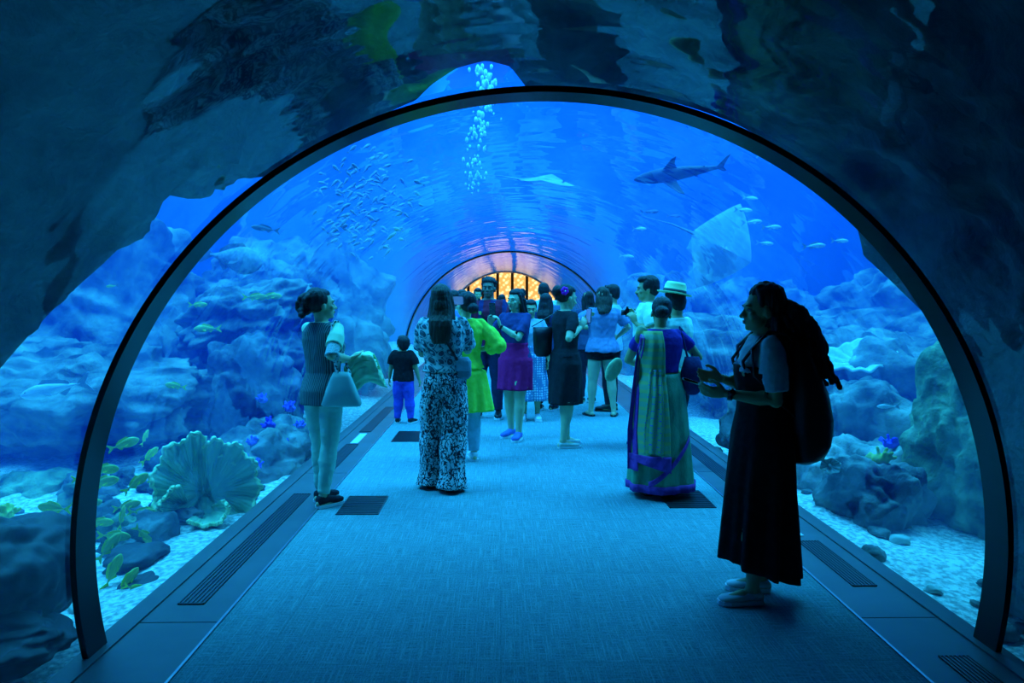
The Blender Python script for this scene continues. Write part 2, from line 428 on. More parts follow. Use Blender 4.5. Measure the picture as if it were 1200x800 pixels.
# ============================================================ ROCKS
m_rock = mat('reef_rock', (.03,.05,.06), .95, .1, col2=(.34,.38,.34), scale=2.2, detail=9, lo=.36, hi=.66, bump=1.0, bscale=7)
m_rock_d = mat('dark_reef_rock', (.05,.075,.085), .95, .1, col2=(.28,.33,.32), scale=2.0, detail=9, lo=.35, hi=.7, bump=1.0, bscale=6)
m_rock_s = mat('smooth_dark_rock', (.035,.04,.05), .6, .3, col2=(.08,.09,.10), scale=1.2, detail=5, bump=.3, bscale=3)
m_rock_g = mat('mossy_rock', (.07,.13,.09), .95, .1, col2=(.42,.56,.34), scale=3, detail=9, lo=.36, hi=.66, bump=1.0, bscale=8)

def rock_mesh(size, seed, sub=5, rough=.35, crag=1.0, freq=1.0):
    bm = bmesh.new(); bmesh.ops.create_icosphere(bm, subdivisions=sub, radius=1)
    o = Vector((seed*3.7, seed*1.3, seed*7.1)); s = Vector(size)
    for v in bm.verts:
        d = v.co.normalized()
        p = 2.7; k = (abs(d.x)**p+abs(d.y)**p+abs(d.z)**p)**(-1/p)
        w = Vector((d.x*s.x, d.y*s.y, d.z*s.z)); q0 = 1/max(.25, (s.x*s.y*s.z)**(1/3))
        n1 = fbm(d*1.3*freq+o, 3)
        wr = w + Vector((noise.noise(w*2+o), noise.noise(w*2+o+Vector((5,5,5))), noise.noise(w*2-o)))*.25
        dist = noise.voronoi(wr*1.5*q0**.5+o)[0]; crack = min(1, (dist[1]-dist[0])*2.2)       # blocks parted by cracks
        d2 = noise.voronoi(wr*4.2+o)[0]; crack2 = min(1, (d2[1]-d2[0])*2.5)
        r = k*(.93+rough*n1+.13*crag*(crack-.6))
        v.co = Vector((w.x*r, w.y*r, w.z*r))
        v.co += crag*d*(.055*(crack2-.5) + .05*fbm(w*5+o, 5) + .05*(noise.ridged_multi_fractal(w*2.2+o, .9, 2.1, 6, 1.0, 2.0)-1.0))*min(1, min(s)*1.6)
    me = bpy.data.meshes.new('rock'); bm.to_mesh(me); bm.free()
    me.polygons.foreach_set('use_smooth', [True]*len(me.polygons)); return me
def rock(label, loc, size, seed, m=None, rot=0, sub=6, rough=.35, tilt=(0,0), name='rock', cat='rock', group=None):
    o = obj(name, rock_mesh(size, seed, sub, rough, .12 if m is m_rock_s else 1.0), m or m_rock, loc=loc)
    o.rotation_euler = (math.radians(tilt[0]), math.radians(tilt[1]), math.radians(rot)); tag(o, label, cat, group)
    M3 = o.rotation_euler.to_matrix(); n = len(o.data.vertices); A = np.empty(n*3); o.data.vertices.foreach_get('co', A)
    A = A.reshape(-1,3) @ np.array(M3).T + np.array(o.location)          # keep the stone clear of the acrylic
    for _ in range(60):
        if np.hypot(A[:,0]-XC, A[:,2]-ZC).min() > R+.10: break
        dx = .08 if o.location.x > XC else -.08; o.location.x += dx; A[:,0] += dx
    return o

# the roof of rock over the near end of the tunnel: its far edge is an irregular mouth
edge_px = [(0,432),(60,365),(120,310),(165,268),(182,226),(240,218),(300,206),(345,184),(400,155),(450,134),(487,118),(505,100),(535,80),(570,71),(598,78),(618,104),(660,104),(740,110),(860,144),(925,182),(985,222),(1003,262),(1012,300),(1060,345),(1110,395),(1138,440),(1160,490),(1172,520)]
RR = 2.62
def cyl_hit(px, py, r):
    v = ray(px, py); ox, oz = -XC, CAMZ-ZC
    a = v.x**2+v.z**2; b2 = 2*(ox*v.x+oz*v.z); c2 = ox*ox+oz*oz-r*r
    t = (-b2+math.sqrt(b2*b2-4*a*c2))/(2*a); return math.atan2(oz+v.z*t, ox+v.x*t), v.y*t
prof = sorted(cyl_hit(px, py, RR) for px, py in edge_px)
pth = [p[0] for p in prof]; pY = [p[1] for p in prof]
TA, TB = -.22, max(pth)
def edgeY(th): return float(np.interp(th, pth, pY))
q = MB(); NTH = 260; rows = []
def roof_pt(th, y, r):
    nn = .10*fbm(Vector((math.cos(th)*2.2, y*.9, math.sin(th)*2.2))) + .05*fbm(Vector((th*9, y*4, 2)))
    x, z = arc(th, r*(1+nn*.6)); return Vector((x, y, z))
NYR = 70
for i in range(NTH+1):
    th = TA + (TB-TA)*i/NTH; e = edgeY(th)
    col = []
    for j in range(NYR+1):
        y = -3.3 + (e+3.3)*j/NYR; p = roof_pt(th, y, RR)
        if j == NYR: p.x, p.z = arc(th, RR)
        col.append(p)
    for rr_, dy in ((RR+.25, .12), (RR+.7, .05), (RR+1.2, -.25), (RR+1.9, -.9)): col.append(roof_pt(th, e+dy, rr_))
    for j in range(8): y = (e-.9)+(-3.3-(e-.9))*(j+1)/8; col.append(roof_pt(th, y, RR+2.1))
    rows.append(col)
L = len(rows[0])
for c in rows: q.v += c
for i in range(NTH):
    for j in range(L):
        a = i*L+j; b2 = i*L+(j+1)%L; q.f.append((a, b2, b2+L, a+L))
q.f.append(tuple(range(L))); q.f.append(tuple(NTH*L+k for k in reversed(range(L))))
o = obj('rock_roof', q, m_rock_d); tag(o, 'huge dark rock overhang arching over the near end of the tunnel', 'rock')
# curtain of rock closing the right side near the camera
def wall_rock(label, x0, x1, y0, y1, z0, z1, m, seed):
    q = MB()
    def f(u, v):
        y = y0+(y1-y0)*u; z = z0+(z1-z0)*v
        return (x0 + .25*fbm(Vector((y*.8, z*.8, seed)))+.08*fbm(Vector((y*4, z*4, seed))), y, z)
    n0 = 0; q.grid(f, 90, 50)
    q.grid(lambda u, v: (x1, y0+(y1-y0)*u, z0+(z1-z0)*v), 2, 2)
    o = obj('rock_wall', q, m); sm = o.modifiers.new('s', 'SOLIDIFY'); sm.thickness = -.5 if x0 > 0 else .5
    tag(o, label, 'rock')
rock('tall green-brown rock face filling the right side outside the black ring', (4.1, 2.4, .4), (1.35, 2.5, 1.7), 11, m_rock_g, sub=6, rough=.15)
# right reef
rock('tall mossy rock pillar just inside the black ring on the right', at(1130, 560, 5.6)+Vector((.25,0,0)), (.60,.6,1.15), 3, m_rock_g, rot=20, rough=.2)
m_rock_l = mat('pale_reef_rock', (.16,.20,.18), .95, .1, col2=(.62,.64,.56), scale=2.6, detail=9, lo=.36, hi=.62, bump=1.0, bscale=8)
rock('big pale-topped boulder sloping down behind the dark-dressed woman', at(1035, 600, 6.3), (.66,.8,.66), 5, m_rock_l, rot=35, rough=.3, tilt=(0,30))
rock('boulder beside the ledge right of the backpack', at(1010, 585, 5.5)+Vector((.1,0,-.1)), (.34,.42,.42), 8, m_rock, rot=10, rough=.3)
rock('rounded boulder behind the backpack', at(960, 520, 7.4), (.7,.9,.75), 12, m_rock, rot=60, rough=.3)
rock('broad dark rock mound in the right background under the plate coral', at(1040, 470, 9.5), (1.3,1.5,.9), 14, m_rock, rough=.3)
rock('hazy reef ridge behind the sari wearer', at(900, 455, 12), (2.2,1.8,1.2), 16, m_rock, rough=.3)
rock('low hazy reef on the right horizon', at(1110, 400, 12.5), (2.4,2.0,1.3), 18, m_rock, rough=.3)
rock('faint distant rock rise behind the raised camera', at(830, 420, 17), (2.6,2.0,1.9), 19, m_rock, rough=.3)
# left reef
rock('large smooth dark rock at the lower left corner outside the ring', at(-15, 690, 3.5), (.36,.45,.33), 21, m_rock_s, rot=15, rough=.22)
rock('low flat dark slab in front of the smooth rock at lower left', at(10, 745, 3.25), (.62,.35,.12), 22, m_rock_s, rot=-12, rough=.2)
rock('wide layered rock shelf on the far left with a pale top', at(70, 470, 8.5), (2.1,1.5,.62), 23, m_rock, rot=-15, rough=.2)
rock('tall hazy rock tower on the left behind the ring', at(120, 360, 11), (1.35,1.3,1.5), 24, m_rock, rough=.28)
rock('blue-shadowed rock block behind the large ruffled coral', at(285, 470, 8.8), (.62,.7,.85), 25, m_rock_d, rot=30, rough=.3)
rock('overhanging rock ledge left of the woman in pale jeans', at(300, 372, 9.6), (.95,.9,.42), 26, m_rock, rot=12, rough=.3, tilt=(0,-14))
rock('second rock block under the overhanging ledge', at(330, 435, 9.2), (.62,.6,.55), 27, m_rock_d, rot=50, rough=.3)
rock('broad hazy reef wall behind the child', at(430, 400, 13.5), (1.5,2.4,1.7), 28, m_rock, rough=.3)
rock('low rock mound left of the ruffled coral under the yellow fish', at(150, 585, 6.8)+Vector((-.4,.4,-.25)), (.60,.5,.24), 29, m_rock, rough=.35)
rock('small dark stone beside the base of the ruffled coral', at(178, 622, 5.2), (.16,.2,.13), 30, m_rock_d, rough=.35, sub=4)
rock('flat dark stone on the gravel at lower left inside the ring', at(160, 655, 4.7), (.17,.2,.09), 31, m_rock_s, rough=.3, sub=4)
rock('smooth half-buried stone by the left ledge', at(180, 690, 4.35)+Vector((-.1,.1,-.03)), (.15,.22,.08), 32, m_rock_s, rough=.2, sub=4)
rock('gravel-strewn slope rock behind the legs of the woman in pale jeans', at(335, 540, 7.6)+Vector((-.2,.2,-.1)), (.6,1.2,.45), 33, m_rock, rot=-10, rough=.3)
rock('low knobby reef mound at far left between smooth rock and layered shelf', at(40, 575, 6.9)+Vector((0,0,-.15)), (.75,.6,.34), 34, m_rock_g, rough=.4)
# boulder field filling the seabed further out
brng = random.Random(4)
for k in range(26):
    side = -1 if k % 2 else 1
    x = side*brng.uniform(3.6, 10.5); y = brng.uniform(7, 22)
    s = brng.uniform(.35, 1.0)
    rock('one of the scattered boulders lying on the hazy far seabed', (x, y, -.2+s*.3), (s, s*brng.uniform(.8,1.3), s*brng.uniform(.6,1.1)), 40+k, (m_rock, m_rock_d)[k % 3 == 0], rot=brng.uniform(0,360), sub=4, group='scattered boulders on the far seabed')
# slab hanging above on the right inside the ring

# ============================================================ PEOPLE
def skinm(name, c): return mat(name, c, .55, .35, col2=tuple(x*.9 for x in c), scale=14, bump=.04)
SK = {'a': skinm('skin_brown', (.55,.40,.19)), 'b': skinm('skin_light', (.72,.56,.32)), 'c': skinm('skin_dark', (.25,.14,.09))}
m_hair = mat('black_hair', (.010,.008,.008), .55, .35, col2=(.028,.02,.018), scale=6, stretch=(14,14,1.2), bump=.5, bscale=8)
m_hair_b = mat('brown_hair', (.035,.022,.014), .55, .35, col2=(.09,.058,.035), scale=6, stretch=(14,14,1.2), bump=.5, bscale=8)
m_eye = mat('eye_white', (.45,.44,.42), .2, .5, bump=.01); m_iris = mat('iris', (.02,.012,.01), .15, .6, bump=.01)
m_lip = mat('lips', (.45,.13,.12), .4, .4, bump=.02)
m_white = mat('white_rubber', (.8,.8,.78), .6, .3, bump=.05); m_black = mat('black_cloth', (.010,.010,.012), .9, .15, col2=(.018,.018,.02), scale=30, bump=.3)
m_leather = mat('black_leather', (.012,.012,.014), .4, .5, bump=.15, bscale=40)
m_phone = mat('phone_glass', (.01,.01,.014), .1, .6, bump=.01)

def ik(a, c, l1, l2, pole):
    d = c-a; L = d.length; L2 = min(L, (l1+l2)*.999); dn = d.normalized()
    x = (l1*l1-l2*l2+L2*L2)/(2*L2); h = math.sqrt(max(l1*l1-x*x, 0))
    p = pole - dn*pole.dot(dn); p.normalize(); return a+dn*x+p*h, a+dn*L2

from mathutils.bvhtree import BVHTree
BOD, GAR = {}, {}
class Pose: pass
def make_pose(h, male=False, feet=((-.055,0),(.055,0)), toes=(8,-8), hands=None, elbows=None, lean=0.0, head=(0,0,0), girth=1.0, child=False, hipshift=0.0):
    """local frame: +Y is where the body faces, +X is its right side; lengths in metres"""
    P = Pose(); P.h = h; P.g = girth; P.male = male; P.child = child
    sw = (.112 if male else .098)*(1.0 if not child else .98)
    P.sw = sw*h; hs = hipshift*h
    def axp(z): return Vector((hs*max(0,1-abs(z/h-.53)/.4), lean*h*max(0,(z/h-.52)), z))
    P.ax = axp
    P.hip = [axp(.505*h)+Vector((s*.05*h,0,0)) for s in (-1,1)]
    P.ank = [Vector((f[0]*h, f[1]*h, .045*h)) for f in feet]
    P.toe = [math.radians(t) for t in toes]
    P.knee = []
    for i in (0,1):
        dirf = Vector((math.sin(-P.toe[i]), math.cos(P.toe[i]), 0))
        k, e = ik(P.hip[i], P.ank[i], .2304*h, .2304*h, dirf); P.knee.append(k)
    P.sh = [axp(.812*h)+Vector((s*P.sw,0,0)) for s in (-1,1)]
    hands = hands or [(-.145,.02,.50),(.145,.02,.50)]
    elbows = elbows or [(-.6,-1,-.3),(.6,-1,-.3)]
    P.wri, P.elb = [], []
    for i in (0,1):
        w = Vector(hands[i])*h; e, w2 = ik(P.sh[i], w, .168*h, .145*h, Vector(elbows[i])); P.elb.append(e); P.wri.append(w2)
    P.hp = axp(.868*h); yaw, pit, rol = [math.radians(t) for t in head]
    P.HM = Matrix.Rotation(yaw, 3, 'Z') @ Matrix.Rotation(-pit, 3, 'X') @ Matrix.Rotation(rol, 3, 'Y')
    P.hs = h*(1.22 if child else 1.0)*(1/1.0)
    return P
def H(P, x, y, z):           # head coordinates in units of head scale; z measured from the pivot under the skull
    return P.hp + P.HM @ (Vector((x, y, z))*P.hs)

def add_head(q, P):
    hs = P.hs; M = P.HM
    E = lambda c, r: q.ell(H(P,*c), [k*hs for k in r], M, 18, 12)
    E((0,-.012,.072), (.0455,.0565,.052)); E((0,.006,.055), (.042,.045,.050)); E((0,.020,.022), (.034,.034,.038))
    E((0,.026,.002), (.022,.024,.018)); E((0,.043,-.004), (.012,.010,.010))                      # jaw, chin
    E((0,.046,.064), (.030,.009,.010))                                                             # brow
    q.tube([H(P,0,.050,.056), H(P,0,.058,.042), H(P,0,.064,.033)], [.0048*hs,.0055*hs,.0078*hs], 10)  # nose
    for s in (-1,1):
        E((s*.0075,.056,.032), (.0055,.006,.005)); E((s*.024,.038,.036), (.013,.012,.012))         # nostril, cheek
        E((s*.046,-.004,.040), (.0055,.012,.018))                                                  # ear
    E((0,.0515,.0175), (.013,.007,.0040)); E((0,.0505,.0110), (.0115,.007,.0042))                # lips
    q.tube([P.ax(.825*P.h), H(P,0,-.012,.02)], [.033*P.h*(1.15 if P.male else .93), .031*P.h*(1.12 if P.male else .92)], 14)

def add_hand(q, P, i, d=None, n=None, curl=.5, thumb=.5, sc=1.0):
    w = P.wri[i]; h = P.h*sc*(.95 if not P.male else 1.0); d = Vector(d).normalized() if d else (w-P.elb[i]).normalized()
    n = Vector(n) if n else Vector((-1 if i else 1, .2, 0)); n = (n-d*n.dot(d)).normalized()
    t = d.cross(n)*(1 if i else -1); t.normalize()            # thumb side
    if t.z < -.5 and not getattr(P,'tflip',False): t = t
    M = Matrix((t, n, d)).transposed()
    q.ell(w+d*.028*h, (.0225*h,.0105*h,.034*h), M, 14, 10); q.ell(w+d*.04*h, (.0235*h,.0095*h,.020*h), M, 14, 8)
    for k, (off, L, r) in enumerate(((.0170,.043,.0050),(.0058,.048,.0052),(-.0056,.045,.0050),(-.0165,.036,.0045))):
        p = w + d*.052*h + t*off*h; pts = [p - d*.012*h]; a = curl*.25; dd = d
        seg = (.45,.31,.24)
        pts.append(p)
        for j in range(3):
            a += curl*(.55,.75,.5)[j]; dd = d*math.cos(a)+n*math.sin(a)+t*off*2.2; p = p+dd.normalized()*L*h*seg[j]; pts.append(p)
        q.tube(pts, [r*h*1.05, r*h*1.05, r*h, r*h*.92, r*h*.8], 10)
    p = w+d*.014*h+t*.016*h; pts = [p]; dd = (d*.75+t*.75+n*.25*thumb).normalized(); p = p+dd*.022*h; pts.append(p)
    dd = (d*.9+t*.25+n*.7*thumb).normalized(); p = p+dd*.019*h; pts.append(p); dd = (d*.85+n*.75*thumb-t*.1).normalized(); p = p+dd*.014*h; pts.append(p)
    q.tube(pts, [.0075*h,.0066*h,.0058*h,.005*h], 10)

TORSO = [(.475,.070,.052,0),(.50,.092,.066,-.004),(.53,.098,.070,-.006),(.565,.090,.062,-.003),(.61,.074,.052,.002),(.66,.078,.054,.003),(.71,.088,.061,.004),(.76,.096,.062,.000),(.795,.096,.052,-.004),(.82,.072,.040,-.006),(.84,.042,.032,-.006)]
TORSO_M = [(.475,.075,.056,0),(.50,.092,.064,-.002),(.53,.094,.066,-.002),(.57,.089,.062,0),(.62,.086,.060,.002),(.67,.092,.062,.003),(.72,.104,.066,.004),(.76,.110,.066,.000),(.80,.108,.055,-.004),(.825,.080,.042,-.006),(.845,.048,.036,-.006)]
def torso(q, P, e=0.0, z0=.0, z1=1.0, flare=None, n=28, p=2.25):
    T = TORSO_M if P.male else TORSO; h = P.h; zs = [t[0] for t in T]
    def s(z): return [float(np.interp(z, zs, [t[k] for t in T])) for k in (1,2,3)]
    zz = sorted(set([z for z in zs if z0 < z < z1] + [max(z0, zs[0] if flare is None else z0), min(z1, zs[-1])]))
    secs = []
    for z in zz:
        rx, ry, oy = s(max(z, .53) if flare is not None else z); f = 1.0
        if flare is not None: 
            k = max(0,(flare[0]-z)/max(1e-6, flare[0]-z0)); f = 1+flare[1]*k
        secs.append((P.ax(z*h)+Vector((0,oy*h,0)), (rx*h*P.g+e)*f, (ry*h*P.g+e)*f))
    q.loft(secs, n=n, p=p)
def chest(q, P, e=0.0):
    if P.male or P.child: return
    for s in (-1,1): q.ell(P.ax(.727*P.h)+Vector((s*.042*P.h, .048*P.h, 0)), (.031*P.h+e, .030*P.h+e, .034*P.h+e))
def glutes(q, P, e=0.0):
    for s in (-1,1): q.ell(P.ax(.515*P.h)+Vector((s*.040*P.h, -.028*P.h, 0)), (.044*P.h*P.g+e, .040*P.h*P.g+e, .048*P.h+e))
def leg(q, P, i, e=0.0, f=1.0, ankle=None, e1=None):
    """leg tube; f = how much of hip..ankle it covers"""
    h = P.h; g = P.g; a, k, c = P.hip[i], P.knee[i], P.ank[i]
    pts = [a, a.lerp(k,.45), k, k.lerp(c,.3), k.lerp(c,.65), c]; rad = [.050*g,.049*g,.034*g,.0345*g,.025,.0195]
    ts = [0,.25,.5,.65,.83,1.0]
    e1 = e if e1 is None else e1
    out, rr = [], []
    for p, r, t in zip(pts, rad, ts):
        if t <= f+1e-6: out.append(p); rr.append(r*h + e+(e1-e)*t)
    if f < 1 and f not in ts:
        j = next(n for n, t in enumerate(ts) if t > f); u = (f-ts[j-1])/(ts[j]-ts[j-1])
        out.append(pts[j-1].lerp(pts[j], u)); rr.append((rad[j-1]*(1-u)+rad[j]*u)*h+e+(e1-e)*f)
    q.tube(out, rr, 18, round_=False)
def arm(q, P, i, e=0.0, f=1.0, e1=None):
    h = P.h; g = (1.12 if P.male else 1.0)*(.5+.5*P.g); a, k, c = P.sh[i], P.elb[i], P.wri[i]
    pts = [a, a.lerp(k,.4), k, k.lerp(c,.3), c]; rad = [.0275,.0255,.0205,.021,.0135]; ts = [0,.22,.53,.68,1.0]
    e1 = e if e1 is None else e1; out, rr = [], []
    for p, r, t in zip(pts, rad, ts):
        if t <= f+1e-6: out.append(p); rr.append(r*h*g+e+(e1-e)*min(1,t/f))
    if f < 1 and f not in ts:
        j = next(n for n, t in enumerate(ts) if t > f); u = (f-ts[j-1])/(ts[j]-ts[j-1])
        out.append(pts[j-1].lerp(pts[j], u)); rr.append((rad[j-1]*(1-u)+rad[j]*u)*h*g+e1)
    if len(out) < 2: out.append(a.lerp(k, .3)); rr.append(rr[-1])
    in_ = P.ax(.80*h).lerp(a, .55); in_.z = a.z-.004*h; r0 = .0255*h*g+e*.45; ac = a.lerp(in_, .22)-Vector((0,0,.004*h))
    out[0] = ac; rr[0] = r0; q.tube([in_]+out, [r0*.95]+rr, 16, round_=False); q.ell(ac, (r0*1.0,)*3)
    if f > .53: q.ell(k, (.0208*h*g+e1,)*3)

def body(P, root, m, voxel=.007, hand=({}, {}), arms=(1,1), bare_feet=True):
    q = MB(); torso(q, P); glutes(q, P); chest(q, P); add_head(q, P)
    for i in (0,1):
        leg(q, P, i); arm(q, P, i); add_hand(q, P, i, **(hand[i] or {}))
        c = P.ank[i]; d = Vector((-math.sin(P.toe[i]), math.cos(P.toe[i]), 0)); h = P.h
        q.ell(c, (.020*h,.024*h,.022*h)); 
        q.tube([c+Vector((0,0,-.026*h))-d*.018*h, c+Vector((0,0,-.022*h))+d*.035*h, c+Vector((0,0,-.033*h))+d*.088*h], [.0185*h,.022*h,.0115*h], 12)
    me = remesh(q, 'body', voxel, 2)
    z0 = min(v.co.z for v in me.vertices)
    if z0 < .004:
        for v in me.vertices: v.co.z = max(v.co.z, .004)
    o = obj('body', me, m, root); BOD[root.name] = (o, P); return o
def face(P, root, lips=True):
    for s in (-1,1):
        q = MB(); q.ell(H(P, s*.0185,.0435,.0515), [k*P.hs for k in (.0085,.0065,.0048)], P.HM); e = obj('eye', q, m_eye, root)
        q = MB(); q.ell(H(P, s*.0185,.0485,.0515), [k*P.hs for k in (.0042,.0025,.0042)], P.HM); obj('iris', q, m_iris, e)
        q = MB(); q.tube([H(P,s*.010,.0545,.0625), H(P,s*.020,.0535,.066), H(P,s*.030,.0455,.062)], [.0014*P.hs,.002*P.hs,.001*P.hs], 8); obj('eyebrow', q, m_hair, root)
    if lips:
        q = MB(); q.ell(H(P,0,.0565,.0172), [k*P.hs for k in (.0115,.0038,.0030)], P.HM); q.ell(H(P,0,.0560,.0118), [k*P.hs for k in (.0100,.0040,.0034)], P.HM)
        obj('lips', q, m_lip, root)

def strands(P, amp=.006, fr=(55,55,5), seed=0, amp2=.012, f2=6):
    iv = P.HM.inverted()
    def fn(c, n):
        l = iv @ (c-P.hp); l = Vector((l.x*fr[0], l.y*fr[1], l.z*fr[2]))
        return amp*noise.noise(l+Vector((seed,0,0))) + amp2*noise.noise(c*f2+Vector((0,seed,0)))
    return fn
def hair(P, root, style, m=None, back=.60, seed=0, voxel=.006, wid=1.0):
    """cap of hair plus what hangs from it; back = height (fraction of stature) where long hair ends"""
    m = m or m_hair; q = MB(); hs = P.hs; h = P.h
    E = lambda c, r: q.ell(H(P,*c), [k*hs for k in r], P.HM, 20, 14)
    k = 1.0
    E((0,-.020,.078), (.0505,.0545,.0535)); E((0,-.030,.060), (.0500,.043,.050)); E((0,.002 if style != 'bushy' else -.006,.099),(.040,.040,.027))
    amp, amp2 = .004, .006
    if style == 'short':
        E((0,.012,.104), (.041,.041,.024)); E((0,-.034,.045), (.043,.034,.042))
        for s in (-1,1): E((s*.040,.002,.068), (.010,.024,.030))
    elif style == 'curly':
        for kk in range(26):
            r = random.Random(seed*50+kk); a = r.uniform(0,2*PI); b2 = r.uniform(0,1.3); 
            E((.047*math.cos(a)*math.cos(b2), -.016+.045*math.sin(a)*math.cos(b2), .078+.046*math.sin(b2)), (.014,.014,.014))
        amp2 = .01
    elif style in ('long', 'wavy'):
        top = H(P,0,-.034,.06); zb = back*h
        pts = []
        n = 9
        for j in range(n):
            f = j/(n-1); z = top.z + (zb-top.z)*f
            yb = P.ax(z).y - (.052+.026*min(1,max(0,(.86-z/h)/.05)))*h*.95
            y0 = top.y*(1-min(1,f*2.2)) + yb*min(1,f*2.2)
            x0 = top.x*(1-min(1,f*2.2)) + P.ax(z).x*min(1,f*2.2)
            w = (.050+.006*math.sin(f*3))*wid; pts.append((Vector((x0, y0, z)), w*hs*(1-.25*max(0,f-.75)/.25), (.030-.012*f)*hs*1.1))
        q.loft(pts, n=24, p=2.3); E((0,-.040,.022), (.047*wid,.036,.055)); E((0,-.040,-.018), (.046*wid,.032,.055))
        for s in (-1,1):
            q.tube([H(P,s*.040,.000,.085), H(P,s*.049,-.004,.04), H(P,s*.052,-.014,-.005), P.ax(.80*h)+Vector((s*.055*h,-.035*h,0)), P.ax(max(back,.74)*h)+Vector((s*.052*h,-.060*h,0))], [.012*hs,.013*hs,.015*hs,.018*hs,.010*hs], 12)
        if style == 'wavy': amp2 = .03; amp = .008
    elif style == 'bun':
        E((0,-.078,.075), (.034,.028,.034)); E((0,-.058,.040),(.030,.02,.02))
    elif style == 'low_bun':
        E((0,-.072,.030), (.036,.026,.030))
    elif style == 'pony_curly':
        for kk in range(16):
            r = random.Random(seed+kk); E((r.uniform(-.022,.022), -.080+r.uniform(-.022,.016), .050+r.uniform(-.045,.04)), (.019,.019,.019))
        E((0,-.074,.05), (.026,.024,.042)); amp2 = .016
    elif style == 'bushy':
        pts = [H(P,0,-.06,.06)]; 
        for kk, (yy, zz, rr) in enumerate(((-.070,.040,.040),(-.100,.012,.052),(-.125,-.030,.060),(-.140,-.075,.060),(-.150,-.115,.050),(-.150,-.145,.030))):
            E((0,yy,zz), (rr*1.0,rr,rr*1.05))
        for kk in range(90):
            r = random.Random(seed+kk); f = r.random(); c = (-.07-.085*f, .045-.19*f); rad = .052+.01*math.sin(f*3)
            a = r.uniform(0,2*PI); b2 = r.uniform(-1,1)
            q.tube([H(P, math.sin(a)*rad*.6, c[0]+math.cos(a)*rad*.7, c[1]+b2*.02), H(P, math.sin(a)*rad*1.12, c[0]+math.cos(a)*rad*1.12, c[1]+b2*.02-.02), H(P, math.sin(a)*rad*1.2, c[0]+math.cos(a)*rad*1.22, c[1]+b2*.02-.045)], [.010*hs,.007*hs,.003*hs], 8)
        for s in (-1,1): q.tube([H(P,s*.044,-.010,.05), H(P,s*.046,-.030,.0), H(P,s*.048,-.05,-.04), H(P,s*.045,-.07,-.08)], [.008*hs,.016*hs,.020*hs,.012*hs], 12)
        for kk in range(170):
            r = random.Random(seed*31+kk); f = r.random(); c = (-.07-.085*f, .050-.20*f); a = r.uniform(0,2*PI); rad = .060
            p0 = H(P, math.sin(a)*rad*.8, c[0]+math.cos(a)*rad*.8, c[1]); p1 = H(P, math.sin(a+.2)*rad*1.15, c[0]+math.cos(a+.2)*rad*1.2, c[1]-.025); p2 = H(P, math.sin(a+.1)*rad*1.35, c[0]+math.cos(a+.1)*rad*1.4, c[1]-.045-.02*r.random())
            q.tube([p0,p1,p2], [.0055*hs,.0042*hs,.0022*hs], 6)
        amp, amp2 = .010, .02
    me = remesh(q, 'hair', voxel, 1); displace(me, strands(P, amp, seed=seed, amp2=amp2)); return obj('hair', me, m, root)

def folds(amp, fx=14, fz=2.2, seed=0, zr=None):
    def fn(c, n):
        k = 1.0
        if zr: k = min(1, max(0, (zr[0]-c.z)/max(1e-6, zr[0]-zr[1])))
        return amp*k*(noise.noise(Vector((c.x*fx, c.y*fx, c.z*fz+seed)))+.45*noise.noise(Vector((c.x*fx*2.3, c.y*fx*2.3, c.z*fz*3+seed)))+amp*k*.75)
    return fn
def shirt(P, root, m, hem=.50, sleeve=.4, e=.010, es=.014, ese=None, name='shirt', fl=.0, amp=.006, collar=True, voxel=.008, fz=6, top=1.0, armsel=(0,1), z1=.838):
    q = MB(); torso(q, P, e, hem, z1, flare=(.62, fl or .03)); chest(q, P, e*.8)
    if hem < .52: glutes(q, P, e*.7) if hem < .49 else None
    for i in armsel: arm(q, P, i, es, sleeve, ese)
    me = remesh(q, name, voxel, 2); displace(me, folds(amp, 11, fz, seed=P.h*7)); o = obj(name, me, m, root); GAR.setdefault(root.name, []).append(('top', o)); return o
